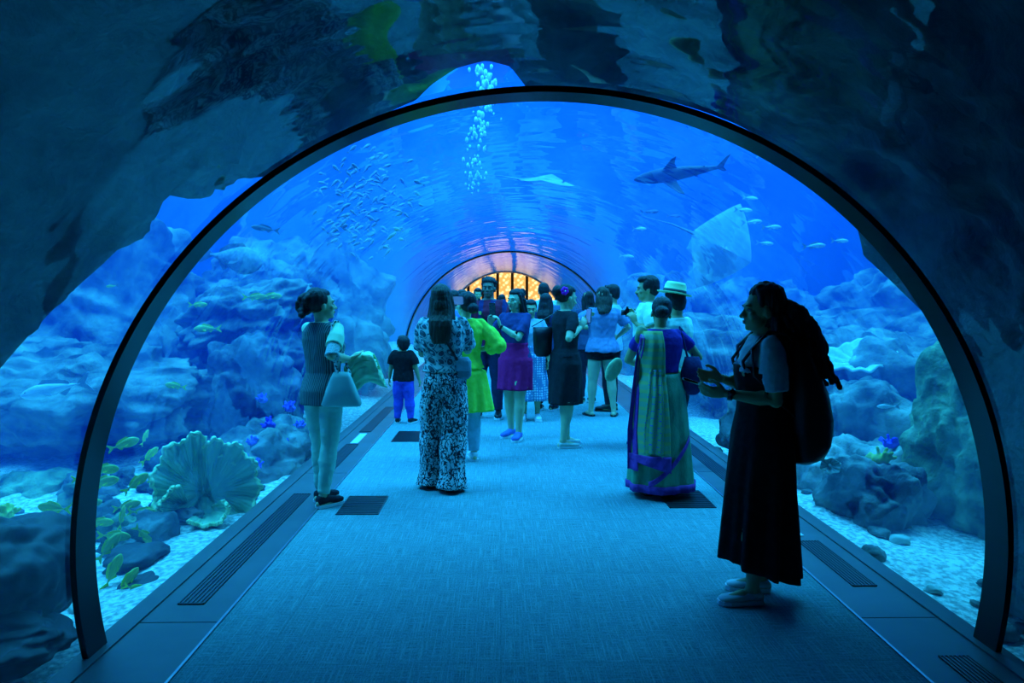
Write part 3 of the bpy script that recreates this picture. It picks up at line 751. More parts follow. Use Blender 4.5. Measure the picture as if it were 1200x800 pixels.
def skirt(P, root, m, waist=.62, hem=.28, top_e=.010, rx=.12, ry=.10, name='skirt', amp=.012, pleat=9, cx=0, cy=0, n=72, tilt=0.0, rim=None):
    """one draped tube, waist to hem, with folds that grow downwards"""
    h = P.h; q = MB(); T = TORSO_M if P.male else TORSO; zs = [t[0] for t in T]; N = 26; rings = []
    foot = (P.ank[0]+P.ank[1])/2
    for j in range(N+1):
        f = j/N; z = (waist+(hem-waist)*f)
        bx = float(np.interp(max(z,.52), zs, [t[1] for t in T]))*h*P.g+top_e; by = float(np.interp(max(z,.52), zs, [t[2] for t in T]))*h*P.g+top_e+.008*h
        g = max(0, (.53-z)/(.53-hem)) if hem < .53 else 0; g2 = g**.8
        X = bx*(1-g2)+rx*h*g2; Y = by*(1-g2)+ry*h*g2
        c = P.ax(z*h)*(1-g)+Vector((foot.x+cx*h, foot.y+cy*h, 0))*g; c.z = z*h; i0 = len(q.v)
        for i in (0,1):          # always room for the legs
            ch = ((P.hip[i],.058), (P.knee[i],.040), (P.ank[i],.026))
            for (pa, ra), (pb, rb) in ((ch[0], ch[1]), (ch[1], ch[2])):
                if pb.z-.01 <= c.z <= pa.z+.03*h:
                    t_ = min(1, max(0, (pa.z-c.z)/(pa.z-pb.z))); pl = pa.lerp(pb, t_); rl_ = (ra+(rb-ra)*t_)*h+amp*(g+.12)*h*1.2+.006
                    fx, fy = abs(pl.x-c.x)+rl_*1.15, abs(pl.y-c.y)+rl_
                    k_ = (( (abs(pl.x-c.x)+rl_*.5)/X)**2+(fy/Y)**2)**.5
                    if k_ > 1: Y *= k_
                    if fx > X: X = fx
        for k in range(n):
            a = 2*PI*k/n; w = amp*(g+.12)*h*(math.sin(pleat*a+1.3*math.sin(2*a)+f*1.2)+.5*math.sin((pleat*2+1)*a+f*2+P.h*9))
            zz = 0 if rim is None else rim(a)*g*h
            q.v.append(c+Vector(((X+w)*math.cos(a), (Y+w)*math.sin(a), zz+tilt*h*g*math.cos(a))))
        rings.append(i0)
    for a, b2 in zip(rings, rings[1:]):
        for k in range(n): q.f.append((a+k, a+(k+1)%n, b2+(k+1)%n, b2+k))
    # hem turned inward so that the cloth has thickness at the bottom
    i0 = len(q.v); last = rings[-1]; c = sum((q.v[last+k] for k in range(n)), Vector())/n
    for s_ in (.965,):
        for k in range(n): v = q.v[last+k]; q.v.append(c+(v-c)*s_+Vector((0,0,.004)))
        for k in range(n): q.f.append((last+k, last+(k+1)%n, i0+(k+1)%n, i0+k))
    i1 = len(q.v); up = rings[-8]; cu = sum((q.v[up+k] for k in range(n)), Vector())/n
    for k in range(n): v = q.v[up+k]; q.v.append(cu+(v-cu)*.93)
    for k in range(n): q.f.append((i0+k, i0+(k+1)%n, i1+(k+1)%n, i1+k))
    q.f.append(tuple(i1+k for k in range(n))); q.f.append(tuple(rings[0]+k for k in range(n)))
    o = obj(name, q, m, root); GAR.setdefault(root.name, []).append(('skirt', o)); return o
def trousers(P, root, m, f=.97, e=.012, e1=.012, drop=0, waist=.60, name='trousers', amp=.006, voxel=.008, fz=7):
    q = MB(); torso(q, P, .006, .47, waist, flare=(.4,0)); glutes(q, P, .018)
    for i in (0,1):
        leg(q, P, i, e, f, e1=e1)
        if drop: c = P.ank[i]; q.tube([P.knee[i].lerp(c,.8), Vector((c.x, c.y-.01, drop))], [.022*P.h+e1*.92, .030*P.h+e1*1.05], 18, round_=False)
    me = remesh(q, name, voxel, 2); displace(me, folds(amp, 9, fz, seed=3)); o = obj(name, me, m, root); GAR.setdefault(root.name, []).append(('legs', o)); return o
def shoes(P, root, m, sole=m_white, style='sneaker', name='shoe'):
    for i in (0,1):
        h = P.h*(1.15 if P.child else 1); c = P.ank[i]; d = Vector((-math.sin(P.toe[i]), math.cos(P.toe[i]), 0)); r = Vector((d.y,-d.x,0))
        q = MB(); up = Vector((0,0,1)); B0 = Vector((c.x,c.y,0))
        tall = {'sneaker':.044,'flat':.026,'sandal':.012}[style]; secs = []
        for t, w, zt in ((-.030,.012,.6),(-.026,.020,.95),(-.008,.0225,1.05),(.02,.0225,1.0),(.045,.025,.78),(.070,.0275,.62),(.092,.024,.52),(.105,.012,.40)):
            secs.append((B0+d*t*h+up*(.012+tall*zt*.5)*h, w*h, tall*zt*.5*h+.002))
        if style != 'sandal': q.loft(secs, ax=r, ay=up, n=18, p=2.4)
        else:
            q.tube([B0+d*.06*h-r*.022*h+up*.012*h, B0+d*.055*h+up*.034*h, B0+d*.06*h+r*.022*h+up*.012*h], [.006*h]*3, 8, flat=.5)
            q.tube([B0+d*.085*h-r*.022*h+up*.012*h, B0+d*.080*h+up*.026*h, B0+d*.085*h+r*.022*h+up*.012*h], [.005*h]*3, 8, flat=.5)
        s = obj(name, q, m, root)
        q = MB(); outl = [(-.033,.010),(-.028,.021),(0,.0245),(.04,.027),(.075,.030),(.098,.024),(.110,.010)]
        pts = [B0+d*a*h+r*b2*h for a, b2 in outl]+[B0+d*a*h-r*b2*h for a, b2 in reversed(outl)]
        q.slab([p+up*(.007*h+.001) for p in pts], .013*h, up); obj('sole', q.mesh('sole', smooth=False), sole, s)

def person(label, px, py, h, heading, dx=0, dy=0, name='person', group=None):
    """stands where the pixel (px,py) meets the floor"""
    p = on_z(px, py, 0.0); p.z = 0; p.x += dx; p.y += dy
    r = empty(name, p, math.radians(heading)); tag(r, label, 'person', group); return r
def item(root, name, me, m, label, cat, c=None):
    """a held or worn thing modelled in the person's frame; stands alone at top level"""
    if isinstance(me, MB): me = me.mesh(name)
    A = np.empty(len(me.vertices)*3); me.vertices.foreach_get('co', A); A = A.reshape(-1,3)
    cc = Vector(((A[:,0].min()+A[:,0].max())/2, (A[:,1].min()+A[:,1].max())/2, A[:,2].min()))
    for v in me.vertices: v.co = v.co-cc
    M = Matrix.Translation(root.location) @ root.rotation_euler.to_matrix().to_4x4()
    o = obj(name, me, m); o.location = M @ cc; o.rotation_euler = root.rotation_euler; tag(o, label, cat)
    o['_c'] = 0; del o['_c']; return o, cc
def part(name, q, m, parent, cc):
    me = q.mesh(name) if isinstance(q, MB) else q
    for v in me.vertices: v.co = v.co-cc
    return obj(name, me, m, parent)
def phone(root, P, c, n, up, label, w=.036, l=.075, t=.0045, m=None):
    """slab phone centred at c (local), screen normal n, long side up"""
    c = Vector(c); n = Vector(n).normalized(); up = Vector(up); up = (up-n*up.dot(n)).normalized(); r = up.cross(n)
    pts = []
    for sx, sy in ((1,1),(-1,1),(-1,-1),(1,-1)):
        for k in range(4):
            a = {(1,1):0,(-1,1):90,(-1,-1):180,(1,-1):270}[(sx,sy)]+k*30
            pts.append(c+r*(sx*(w-.008)+.008*math.cos(math.radians(a)))+up*(sy*(l-.008)+.008*math.sin(math.radians(a))))
    q = MB(); q.slab(pts, t*2, n); o, cc = item(root, 'phone', q.mesh('phone', smooth=False), m_phone, label, 'phone')
    q = MB(); pp = [c+(p-c)*.93 for p in pts]; q.slab([p+n*(t+.0003) for p in pp], .0006, n); part('screen', q.mesh('screen', smooth=False), m_screen, o, cc)
    q = MB(); q.slab([c-n*(t+.001)+r*a+up*b2 for a, b2 in ((-.03,.04),(-.008,.04),(-.008,.066),(-.03,.066))], .003, n); part('camera_bump', q.mesh('bump', smooth=False), m_dark, o, cc)
    return o
m_screen = emat('phone_screen', (.10,.30,.55), .25)
def strap(q, P, pts, w=.016, flat=.25): q.tube(pts, w, 8, flat=flat)

def pattern(name, c1, c2, scale, width=.08, rough=.85, kind='edge', stretch=(1,1,1), c3=None, distort=0.0, bump=.2):
    """printed cloth: voronoi veins / blotches or stripes"""
    m = bpy.data.materials.new(name); m.use_nodes = True; nt = m.node_tree; b = nt.nodes['Principled BSDF']
    b.inputs['Roughness'].default_value = rough; b.inputs['Specular IOR Level'].default_value = .2
    tc = nt.nodes.new('ShaderNodeTexCoord'); mp = nt.nodes.new('ShaderNodeMapping'); mp.inputs['Scale'].default_value = stretch
    nt.links.new(tc.outputs['Object'], mp.inputs[0]); vec = mp.outputs[0]
    if distort:
        ns = nt.nodes.new('ShaderNodeTexNoise'); ns.inputs['Scale'].default_value = scale*.7; nt.links.new(vec, ns.inputs['Vector'])
        mx = nt.nodes.new('ShaderNodeMix'); mx.data_type = 'RGBA'; mx.blend_type = 'LINEAR_LIGHT'; mx.inputs[0].default_value = distort
        nt.links.new(vec, mx.inputs[6]); nt.links.new(ns.outputs['Color'], mx.inputs[7]); vec = mx.outputs[2]
    if kind == 'edge': t = nt.nodes.new('ShaderNodeTexVoronoi'); t.feature = 'DISTANCE_TO_EDGE'; t.inputs['Scale'].default_value = scale; o = t.outputs['Distance']
    elif kind == 'dots': t = nt.nodes.new('ShaderNodeTexVoronoi'); t.inputs['Scale'].default_value = scale; t.inputs['Randomness'].default_value = .2; o = t.outputs['Distance']
    elif kind == 'stripes': t = nt.nodes.new('ShaderNodeTexWave'); t.bands_direction = 'Z'; t.inputs['Scale'].default_value = scale; t.inputs['Distortion'].default_value = .6; o = t.outputs['Fac']
    elif kind == 'vstripes': t = nt.nodes.new('ShaderNodeTexWave'); t.bands_direction = 'X'; t.inputs['Scale'].default_value = scale; t.inputs['Distortion'].default_value = .6; o = t.outputs['Fac']
    elif kind == 'check': t = nt.nodes.new('ShaderNodeTexMagic'); t.inputs['Scale'].default_value = scale; t.turbulence_depth = 1; o = t.outputs['Fac']
    elif kind == 'swirl': t = nt.nodes.new('ShaderNodeTexMagic'); t.inputs['Scale'].default_value = scale; t.turbulence_depth = 4; t.inputs['Distortion'].default_value = 1.6; o = t.outputs['Fac']
    nt.links.new(vec, t.inputs['Vector'])
    r = nt.nodes.new('ShaderNodeValToRGB'); nt.links.new(o, r.inputs[0])
    r.color_ramp.elements[0].position = width; r.color_ramp.elements[0].color = (*c1, 1)
    r.color_ramp.elements[1].position = width+.06; r.color_ramp.elements[1].color = (*c2, 1)
    if c3: e = r.color_ramp.elements.new(min(.95, width+.35)); e.color = (*c3, 1)
    nt.links.new(r.outputs[0], b.inputs['Base Color'])
    if bump:
        bp = nt.nodes.new('ShaderNodeBump'); bp.inputs['Strength'].default_value = bump; bp.inputs['Distance'].default_value = .01
        n2 = nt.nodes.new('ShaderNodeTexNoise'); n2.inputs['Scale'].default_value = 60; nt.links.new(tc.outputs['Object'], n2.inputs['Vector'])
        nt.links.new(n2.outputs['Fac'], bp.inputs['Height']); nt.links.new(bp.outputs[0], b.inputs['Normal'])
    return m
def cloth(name, c, c2=None, **k): return mat(name, c, .88, .15, col2=c2 or tuple(min(1,x*1.25+.004) for x in c), scale=22, bump=.25, bscale=45, **k)

# ============================================================ SEA LIFE
def fish_mesh(L, H_, W_, parts=True, fork=.5, nose=.0, n=16):
    """body along +X (head at +X), length L, height H_, width W_"""
    q = MB(); S = ((-.42,.10,.12),(-.36,.12,.18),(-.25,.30,.40),(-.10,.62,.75),(.08,.94,.98),(.22,1.0,1.0),(.34,.84,.92),(.43,.55,.70),(.485,.22,.35),(.5,.04,.06))
    q.loft([(Vector((x*L, 0, (.02*L if x > .3 else 0)*-nose)), W_/2*w, H_/2*hh) for x, hh, w in S], ax=(0,1,0), ay=(0,0,1), n=n)
    return q
def fin(pts, t=.004):
    q = MB(); q.slab([Vector(p) for p in pts], t, (0,1,0)); return q.mesh('fin', smooth=False)
def make_fish(name, label, cat, L, hr, wr, m, mfin, loc, yaw, pitch=0, roll=0, group=None, eye=True, dorsal='long', fork=.16):
    t = empty(name, loc); t.rotation_euler = Euler((math.radians(roll), math.radians(-pitch), math.radians(yaw)), 'XYZ'); tag(t, label, cat, group)
    obj('body', fish_mesh(L, hr*L, wr*L), m, t)
    th = max(.003, L*.012)
    obj('tail_fin', fin([(-.38*L,0,.03*L),(-.58*L,0,fork*L),(-.60*L,0,(fork-.02)*L),(-.50*L,0,0),(-.60*L,0,-(fork-.02)*L),(-.58*L,0,-fork*L),(-.38*L,0,-.03*L)], th), mfin, t)
    if dorsal == 'long': obj('dorsal_fin', fin([(.22*L,0,hr*.46*L),(.12*L,0,hr*.46*L+.075*L),(-.12*L,0,hr*.36*L+.06*L),(-.26*L,0,hr*.15*L+.05*L),(-.27*L,0,hr*.13*L)], th), mfin, t)
    obj('anal_fin', fin([(-.08*L,0,-hr*.36*L),(-.16*L,0,-hr*.32*L-.07*L),(-.26*L,0,-hr*.15*L-.02*L),(-.26*L,0,-hr*.14*L)], th), mfin, t)
    for s in (-1,1):
        f = obj('pectoral_fin', fin([(.16*L,0,0),(.02*L,0,-.03*L),(-.01*L,0,-.09*L),(.10*L,0,-.06*L)], th), mfin, t); f.location = (0, s*wr*L*.52, -.02*L); f.rotation_euler = (math.radians(s*25), 0, 0)
        if eye: q = MB(); q.ell((.40*L, s*wr*L*.30, .03*L), (.018*L,.008*L,.018*L), None, 10, 8); obj('eye', q, m_iris, t)
    return t
m_snap = mat('yellow_fish', (.45,.60,.12), .45, .5, col2=(.62,.80,.16), scale=14, stretch=(1,1,6), bump=.1)
m_snapf = mat('yellow_fin', (.75,.95,.08), .5, .4, bump=.1)
m_silver = mat('silver_fish', (.62,.70,.76), .35, .6, col2=(.80,.88,.92), scale=9, stretch=(1,1,5), bump=.1)
m_silverf = mat('silver_fin', (.35,.45,.50), .4, .5, bump=.1)
m_greyf = mat('grey_fish', (.10,.14,.18), .5, .4, col2=(.18,.22,.26), scale=6, bump=.1)
proto = {}
def snapper(px, py, Y, Lpx, yaw, pitch, label='yellow-green snapper swimming among its shoal left of the ruffled coral'):
    L = Lpx/FPX*Y; p = at(px, py, Y)
    if 's' not in proto: proto['s'] = (make_fish('snapper', label, 'fish', .25, .34, .13, m_snap, m_snapf, p, yaw, pitch, group='yellow-green snappers left of the ruffled coral'), .25); o = proto['s'][0]
    else: o = dup(proto['s'][0])
    o.location = p; o.rotation_euler = Euler((0, math.radians(-pitch), math.radians(yaw))); s = L/.25; o.scale = (s,s,s); return o
SN = [(146,520,5.6,34,10,18),(122,550,5.2,34,5,3),(121,565,5.0,36,8,12),(104,590,5.4,30,12,8),(62,595,4.6,38,175,4),(176,533,5.9,26,60,35),(160,565,5.4,32,20,38),(186,556,6.0,24,40,42),(150,592,5.3,28,30,8),(168,600,5.4,30,15,-6),(143,605,4.9,26,80,70),(170,628,5.0,30,20,-50),(128,640,4.6,36,35,50),(133,668,4.4,40,50,62),(150,680,4.35,36,60,40),(160,690,4.3,28,40,-30),(186,592,5.8,24,10,15),(118,612,4.9,30,5,0),(205,452,7.0,22,190,10),(170,512,6.4,20,80,50),(135,628,4.8,34,15,-8),(100,560,5.0,28,0,6)]
for s_ in SN: snapper(*s_)
make_fish('silver_fish', 'large pale silver fish cruising at far left outside the black ring', 'fish', 72/FPX*6.2, .24, .13, m_silver, m_silverf, at(62,456,6.2), 188, -12)
make_fish('jack', 'slim dark fish over the pale rock near the upper left of the ring', 'fish', 30/FPX*7, .22, .12, m_greyf, m_greyf, at(310,268,7.0), 200, 8)
for lab, px, py, Y, Lp, yaw in (('small yellow fish above the overhanging ledge', 300, 348, 8.2, 26, 10), ('small yellow fish passing left of the overhanging ledge', 242, 385, 8.0, 28, 190), ('small yellow fish skimming the top of the overhanging ledge', 318, 347, 8.4, 24, 20), ('small pale fish in open blue left of the ledge', 233, 357, 7.5, 20, 5)):
    make_fish('reef_fish', lab, 'fish', Lp/FPX*Y, .30, .12, m_snap, m_snapf, at(px,py,Y), yaw, 0)
for i, (lab, px, py, Y, Lp, yaw, mm_) in enumerate((('pale yellow fish lit below the dark notch at far left', 131, 335, 7.0, 15, 170, m_snap), ('silver fish just right of the shark tail', 905, 180, 9.0, 36, 15, m_silver), ('slim silver jack at the right edge of the blue, highest of its group', 872, 246, 9.0, 22, 12, m_silver), ('slim silver jack below the shark belly', 882, 260, 8.8, 24, 8, m_silver),
    ('slim silver jack above the dark-dressed woman head', 905, 266, 8.4, 24, 12, m_silver), ('silver jack swimming right of the ray', 880, 232, 9.5, 20, 20, m_silver), ('pair-leading silver jack over the dark-dressed woman', 955, 288, 7.6, 28, 10, m_silver), ('silver jack nearest the ring on the right', 985, 282, 8.2, 22, 14, m_silver),
    ('thin silver jack right of the ray wing', 897, 285, 8.8, 20, 5, m_silver), ('dark fish below the shark nose', 762, 248, 10, 22, 12, m_greyf), ('small dark fish left of the ray', 790, 253, 10, 18, 20, m_greyf), ('small silver fish low beside the moustached man', 735, 300, 10, 16, 0, m_silver), ('thin silver fish over the raised camera', 750, 268, 9.5, 20, 30, m_silver), ('small blue fish swimming near the violet coral', 1040, 476, 6.2, 24, 170, m_silver))):
    make_fish('jack', lab, 'fish', Lp/FPX*Y, .22, .11, mm_, m_silverf if mm_ is m_silver else m_greyf, at(px,py,Y), yaw, (i*7)%11-5)
# school of small silvery fish, upper left
srng = random.Random(11); q = fish_mesh(.15, .046, .022, n=8); sm_me = q.mesh('school_fish'); m_sch = mat('school_silver', (.26,.34,.40), .4, .5, col2=(.45,.52,.58), scale=9, bump=.1)
tail_me = fin([(-.055,0,.006),(-.085,0,.024),(-.075,0,0),(-.085,0,-.024),(-.055,0,-.006)], .002); tail_me.materials.append(m_silverf)
cnt = 0; first = None
while cnt < 170:
    u, v = srng.gauss(0,1), srng.gauss(0,1)
    if u*u+v*v > 4.2: continue
    px = 432+u*33-v*8; py = 238+v*33+u*6; Y = 8.0+srng.uniform(-1.0,1.0)
    if first is None:
        t = empty('schooling_fish', (0,0,0)); obj('body', sm_me, m_sch, t); obj('tail_fin', tail_me, m_silverf, t); first = t
        tag(t, 'tiny silvery fish in the dense school at upper left of the blue', 'fish', 'school of tiny silvery fish upper left')
    else: t = dup(first)
    t.location = at(px, py, Y); t.rotation_euler = (srng.uniform(-.3,.3), srng.uniform(-.9,-.1), srng.uniform(-.6,.6)+(PI if srng.random()<.3 else 0)); s = srng.uniform(.55,.85); t.scale = (s,s,s*1.05); cnt += 1

# shark
def shark(label, c, L, yaw, pitch, roll, m):
    t = empty('shark', c); t.rotation_euler = Euler((math.radians(roll), math.radians(-pitch), math.radians(yaw))); tag(t, label, 'shark')
    q = MB(); S = ((-.46,.018,.03),(-.36,.035,.045),(-.20,.07,.08),(-.02,.105,.11),(.15,.12,.125),(.28,.11,.11),(.38,.085,.085),(.46,.05,.048),(.5,.012,.012))
    q.loft([(Vector((x*L, .0, 0)), w*L*.68, hh*L*.68) for x, w, hh in S], ax=(0,1,0), ay=(0,0,1), n=24); obj('body', q, m, t)
    obj('dorsal_fin', fin([(.19*L,0,.06*L),(.08*L,0,.20*L),(.03*L,0,.225*L),(.045*L,0,.14*L),(.01*L,0,.06*L)], .012*L), m, t)
    obj('tail_fin', fin([(-.42*L,0,.012*L),(-.53*L,0,.13*L),(-.57*L,0,.15*L),(-.53*L,0,.07*L),(-.50*L,0,.0),(-.54*L,0,-.055*L),(-.51*L,0,-.06*L),(-.43*L,0,-.012*L)], .010*L), m, t)
    obj('second_dorsal_fin', fin([(-.24*L,0,.03*L),(-.29*L,0,.055*L),(-.29*L,0,.025*L)], .008*L), m, t)
    for s in (-1,1):
        q = MB(); q.slab([Vector((.22*L, s*.05*L, -.02*L)), Vector((.05*L, s*.27*L, -.07*L)), Vector((-.01*L, s*.30*L, -.08*L)), Vector((.05*L, s*.055*L, -.025*L))], .010*L, (0,.25*s,1)); obj('pectoral_fin', q.mesh('f', smooth=False), m, t)
        q = MB(); q.slab([Vector((-.14*L, s*.03*L, -.02*L)), Vector((-.20*L, s*.075*L, -.035*L)), Vector((-.20*L, s*.025*L, -.02*L))], .007*L, (0,0,1)); obj('pelvic_fin', q.mesh('f', smooth=False), m, t)
        q = MB(); q.ell((.41*L, s*.036*L, .012*L), (.006*L,)*3, None, 8, 6); obj('eye', q, m_iris, t)
    return t
m_shark = mat('shark_skin', (.03,.05,.06), .5, .3, col2=(.06,.08,.10), scale=4, bump=.1)
shark('dark grey shark gliding left high in the blue above the sari wearer', at(795,203,8.6), 104/FPX*8.6, 176, -8, -42, m_shark)
# rays: flat diamond body with raised centre
def ray_fish(label, c, S, rot, m, mb):
    t = empty('stingray', c); t.rotation_euler = Euler([math.radians(a) for a in rot]); tag(t, label, 'ray')
    def surf(sgn):
        def f(u, v):
            a = u*2*PI; rr = v; k = (abs(math.cos(a))**1.15+abs(math.sin(a))**1.15)**(-1/1.15)
            x = math.cos(a)*rr*k*.50*S; y = math.sin(a)*rr*k*.62*S
            z = sgn*(.075*S*max(0,1-rr)**.6*(1-.3*abs(math.sin(a))) ) + .10*S*(abs(y)/(.62*S))**2
            return (x, y, z)
        return f
    q = MB(); q.grid(surf(1), 56, 14); obj('back', q, m, t); q = MB(); q.grid(surf(-1), 56, 14); obj('belly', q, mb, t)
    q = MB(); q.tube([(-.40*S,0,0), (-.8*S,.02*S,.02*S), (-1.25*S,.10*S,.0)], [.022*S,.010*S,.003*S], 10); obj('tail', q, m, t)
    for s in (-1,1): q = MB(); q.ell((.30*S, s*.07*S, .05*S), (.02*S,.015*S,.02*S)); obj('eye', q, m_iris, t)
    return t
m_ray = mat('ray_skin', (.26,.32,.36), .6, .3, col2=(.36,.42,.46), scale=5, bump=.1); m_belly = mat('ray_belly', (.62,.70,.74), .6, .3, col2=(.72,.78,.82), scale=5, bump=.1)
ray_fish('big pale ray tilting its belly above the dark-dressed woman', at(846,290,9.6), 88/FPX*9.6, (-75,22,18), m_ray, m_belly)
ray_fish('pale flat ray seen from below near the top centre', at(640,214,10.5), 66/FPX*10.5, (14,8,-10), m_ray, m_belly)
make_fish('grouper', 'stout dark grouper with pale face left of the overhanging ledge', 'fish', 70/FPX*8.2, .46, .26, mat('grouper_skin', (.16,.22,.28), .6, .3, col2=(.34,.40,.46), scale=22, bump=.2), m_greyf, at(274,303,8.2), -8, -10)
# bubbles rising
brg = random.Random(3); q = MB()
for k in range(150):
    f = brg.random(); px = 562+brg.gauss(0,7)+8*math.sin(f*6); py = 78+150*f**1.2; Y = 9.5+brg.uniform(-.5,.5); s = brg.uniform(.012,.038)*(1.15-.5*f); p = at(px,py,Y)
    q.ell(p, (s*.8, s*.6, s*1.4), None, 8, 6)
m_bub = mat('bubble', (.92,.97,1.0), .12, .9, bump=.0); o = obj('bubble_stream', q, m_bub); tag(o, 'glinting column of air bubbles rising at top centre', 'bubbles', kind='stuff')

# giant ruffled coral
m_cab = mat('ruffled_coral', (.26,.50,.32), .85, .2, col2=(.44,.66,.42), scale=5, detail=8, bump=.5, bscale=16)
m_edge = mat('coral_rim', (.75,.92,.55), .85, .2, col2=(.60,.82,.40), scale=9, bump=.3)
cc0 = at(241, 577, 5.7); S = 56/FPX*5.7
t = empty('cabbage_coral', cc0+Vector((0,0,-.34))); tag(t, 'giant ruffled teal cabbage coral shaped like a heart beside left ledge', 'coral')
cb = t.location
fwd = (Vector((0,0,CAMZ))-cc0).normalized(); rt = fwd.cross(Vector((0,0,1))).normalized()*-1; up = rt.cross(fwd).normalized()*1
if up.z < 0: up = -up
rt = up.cross(fwd)   # image right
def lobe(cx, cy, rad, a0, a1, ruff, nr, ph, cup, squash=1.0, lean_=0.0, rim=False):
    A0, A1 = math.radians(a0), math.radians(a1)
    def f(u, v):
        a = A0+(A1-A0)*u; rr = v if not rim else .95+.055*v
        R_ = rad(a) if callable(rad) else rad
        w = ruff*rr**2.0*math.sin(nr*a+ph)*S; rough = .012*S*math.sin(60*a+9*rr)+.02*S*noise.noise(Vector((a*5, rr*4, ph)))
        e = 1+.045*math.sin(nr*a+ph+.8)*rr+.02*math.sin(nr*3.3*a)*rr
        x = cx*S+R_*S*rr*e*math.cos(a); y = cy*S+R_*S*rr*e*math.sin(a)*squash
        z = (cup*(rr**1.7)-.15)*S + w + rough + lean_*rr*S
        return (rt*x + up*y + fwd*z) + (cc0-cb)
    return f
def add_lobe(name, *a, **k):
    q = MB(); q.grid(lobe(*a, **k), 240, 20); o = obj(name, q, m_cab, t); s = o.modifiers.new('s','SOLIDIFY'); s.thickness = .016; s.offset = 0
    q = MB(); q.grid(lobe(*a, rim=True, **k), 240, 2); o2 = obj('rim', q, m_edge, o); s = o2.modifiers.new('s','SOLIDIFY'); s.thickness = .026; s.offset = 0
rl = lambda a: .72+.10*math.cos(a-math.radians(20))+.10*math.sin(a)
add_lobe('back_cup', .02, -.06, lambda a: .80+.05*math.cos(3*a), 0, 360, .05, 17, .5, .12, squash=1.15)
add_lobe('right_frond', .12, -.04, lambda a: .84+.16*math.cos(a-math.radians(50)), -105, 104, .105, 13, .5, .34, squash=1.15)
add_lobe('left_frond', -.06, .06, lambda a: .88+.14*math.cos(a-math.radians(120)), 84, 238, .110, 11, 1.2, .42, squash=1.15)
add_lobe('left_curl', -.30, -.30, lambda a: .52+.06*math.cos(a-math.radians(200)), 110, 300, .11, 9, .2, .72)
add_lobe('inner_fold', .02, -.36, lambda a: .34+.05*math.cos(a*2), 200, 392, .07, 7, 1.0, .95)
add_lobe('lower_frond', .22, -.62, lambda a: .50, 190, 355, .11, 11, 2.0, .50)
q = MB(); q.tube([Vector((0,0,-.05)), (cc0-cb)*.5+Vector((0,.06,0)), (cc0-cb)+fwd*-.30*S-up*.25*S], [.16,.11,.08], 20); me = q.mesh('stalk'); displace(me, lambda c, n: .03*fbm(c*9)); obj('stalk', me, m_cab, t)

# other corals
m_vio = mat('violet_coral', (.10,.06,.75), .8, .2, col2=(.22,.14,.95), scale=12, bump=.6); m_pale = mat('pale_coral', (.45,.60,.55), .85, .2, col2=(.62,.74,.66), scale=12, bump=.6); m_ylw = mat('yellow_coral', (.50,.60,.12), .85, .2, col2=(.66,.74,.22), scale=14, bump=.8)
def knob_coral(label, c, s, m, seed, n=16, name='knob_coral', group=None):
    r_ = random.Random(seed); q = MB(); q.ell((0,0,s*.15), (s*.7,s*.6,s*.45))
    for k in range(n):
        a = r_.uniform(0,2*PI); b2 = r_.uniform(.15,1.35); d = Vector((math.cos(a)*math.cos(b2), math.sin(a)*math.cos(b2), math.sin(b2)))
        q.tube([d*s*.3, d*s*.75, d*s*r_.uniform(.9,1.15)], [s*.16,s*.13,s*.15], 8)
    me = remesh(q, name, max(s*.05,.008), 1); o = obj(name, me, m, loc=c); tag(o, label, 'coral', group); return o
for i, (px, py, Y, s) in enumerate(((316,500,7.4,.09),(300,548,6.9,.08),(296,520,7.1,.07),(340,480,8.0,.09),(352,500,7.8,.07),(328,452,8.6,.10),(308,470,8.2,.08),(345,455,8.8,.07),(285,536,6.8,.05),(332,520,7.4,.06))):
    knob_coral('small violet knobby coral on the slope behind the ruffled coral', at(px,py,Y), s, m_vio, i, group='violet corals on the left slope')
knob_coral('violet coral cushion crowning the pale-topped boulder on the right', at(1043,522,6.0), .085, m_vio, 31)
knob_coral('yellow-green coral tuft on the pale-topped boulder', at(1032,540,5.75), .10, m_ylw, 32)
knob_coral('small yellow-green coral between boulder and mossy pillar', at(1089,650,5.0), .07, m_ylw, 33)
knob_coral('yellow tinted coral at the far left waterline of the gravel', at(4,608,5.2), .10, m_ylw, 34)
def plate_coral(label, c, s, m, tilt, name='plate_coral', wav=6):
    def f(u, v):
        a = u*2*PI; rr = v; e = 1+.08*math.sin(wav*a)+.05*math.sin(2.3*a+1); return (s*rr*e*math.cos(a), s*rr*e*.8*math.sin(a), s*(.22*rr**2+.05*rr*math.sin(wav*2*a)))
    t = empty(name, c); t.rotation_euler = Euler([math.radians(x) for x in tilt]); tag(t, label, 'coral')
    q = MB(); q.grid(f, 72, 10); o = obj('plate', q, m, t); sm = o.modifiers.new('s','SOLIDIFY'); sm.thickness = s*.06
    q = MB(); q.tube([(0,0,-s*.5),(0,0,-s*.2),(0,0,.0)], [s*.22,s*.14,s*.25], 12); obj('stem', q, m, t)
plate_coral('broad blue-lit plate coral high in the right background', at(1008,425,8.6), .42, m_pale, (25,-12,0))
plate_coral('tan disc-shaped sponge in front of the right background mound', at(1052,482,7.2), .15, m_pale, (70,20,0), 'disc_sponge')
plate_coral('second disc coral above the mossy pillar foot', at(1062,530,6.6), .13, m_pale, (62,0,20))
plate_coral('white-rimmed cup coral beside the backpack', at(972,546,5.0), .07, m_pale, (68,0,0), 'cup_coral')
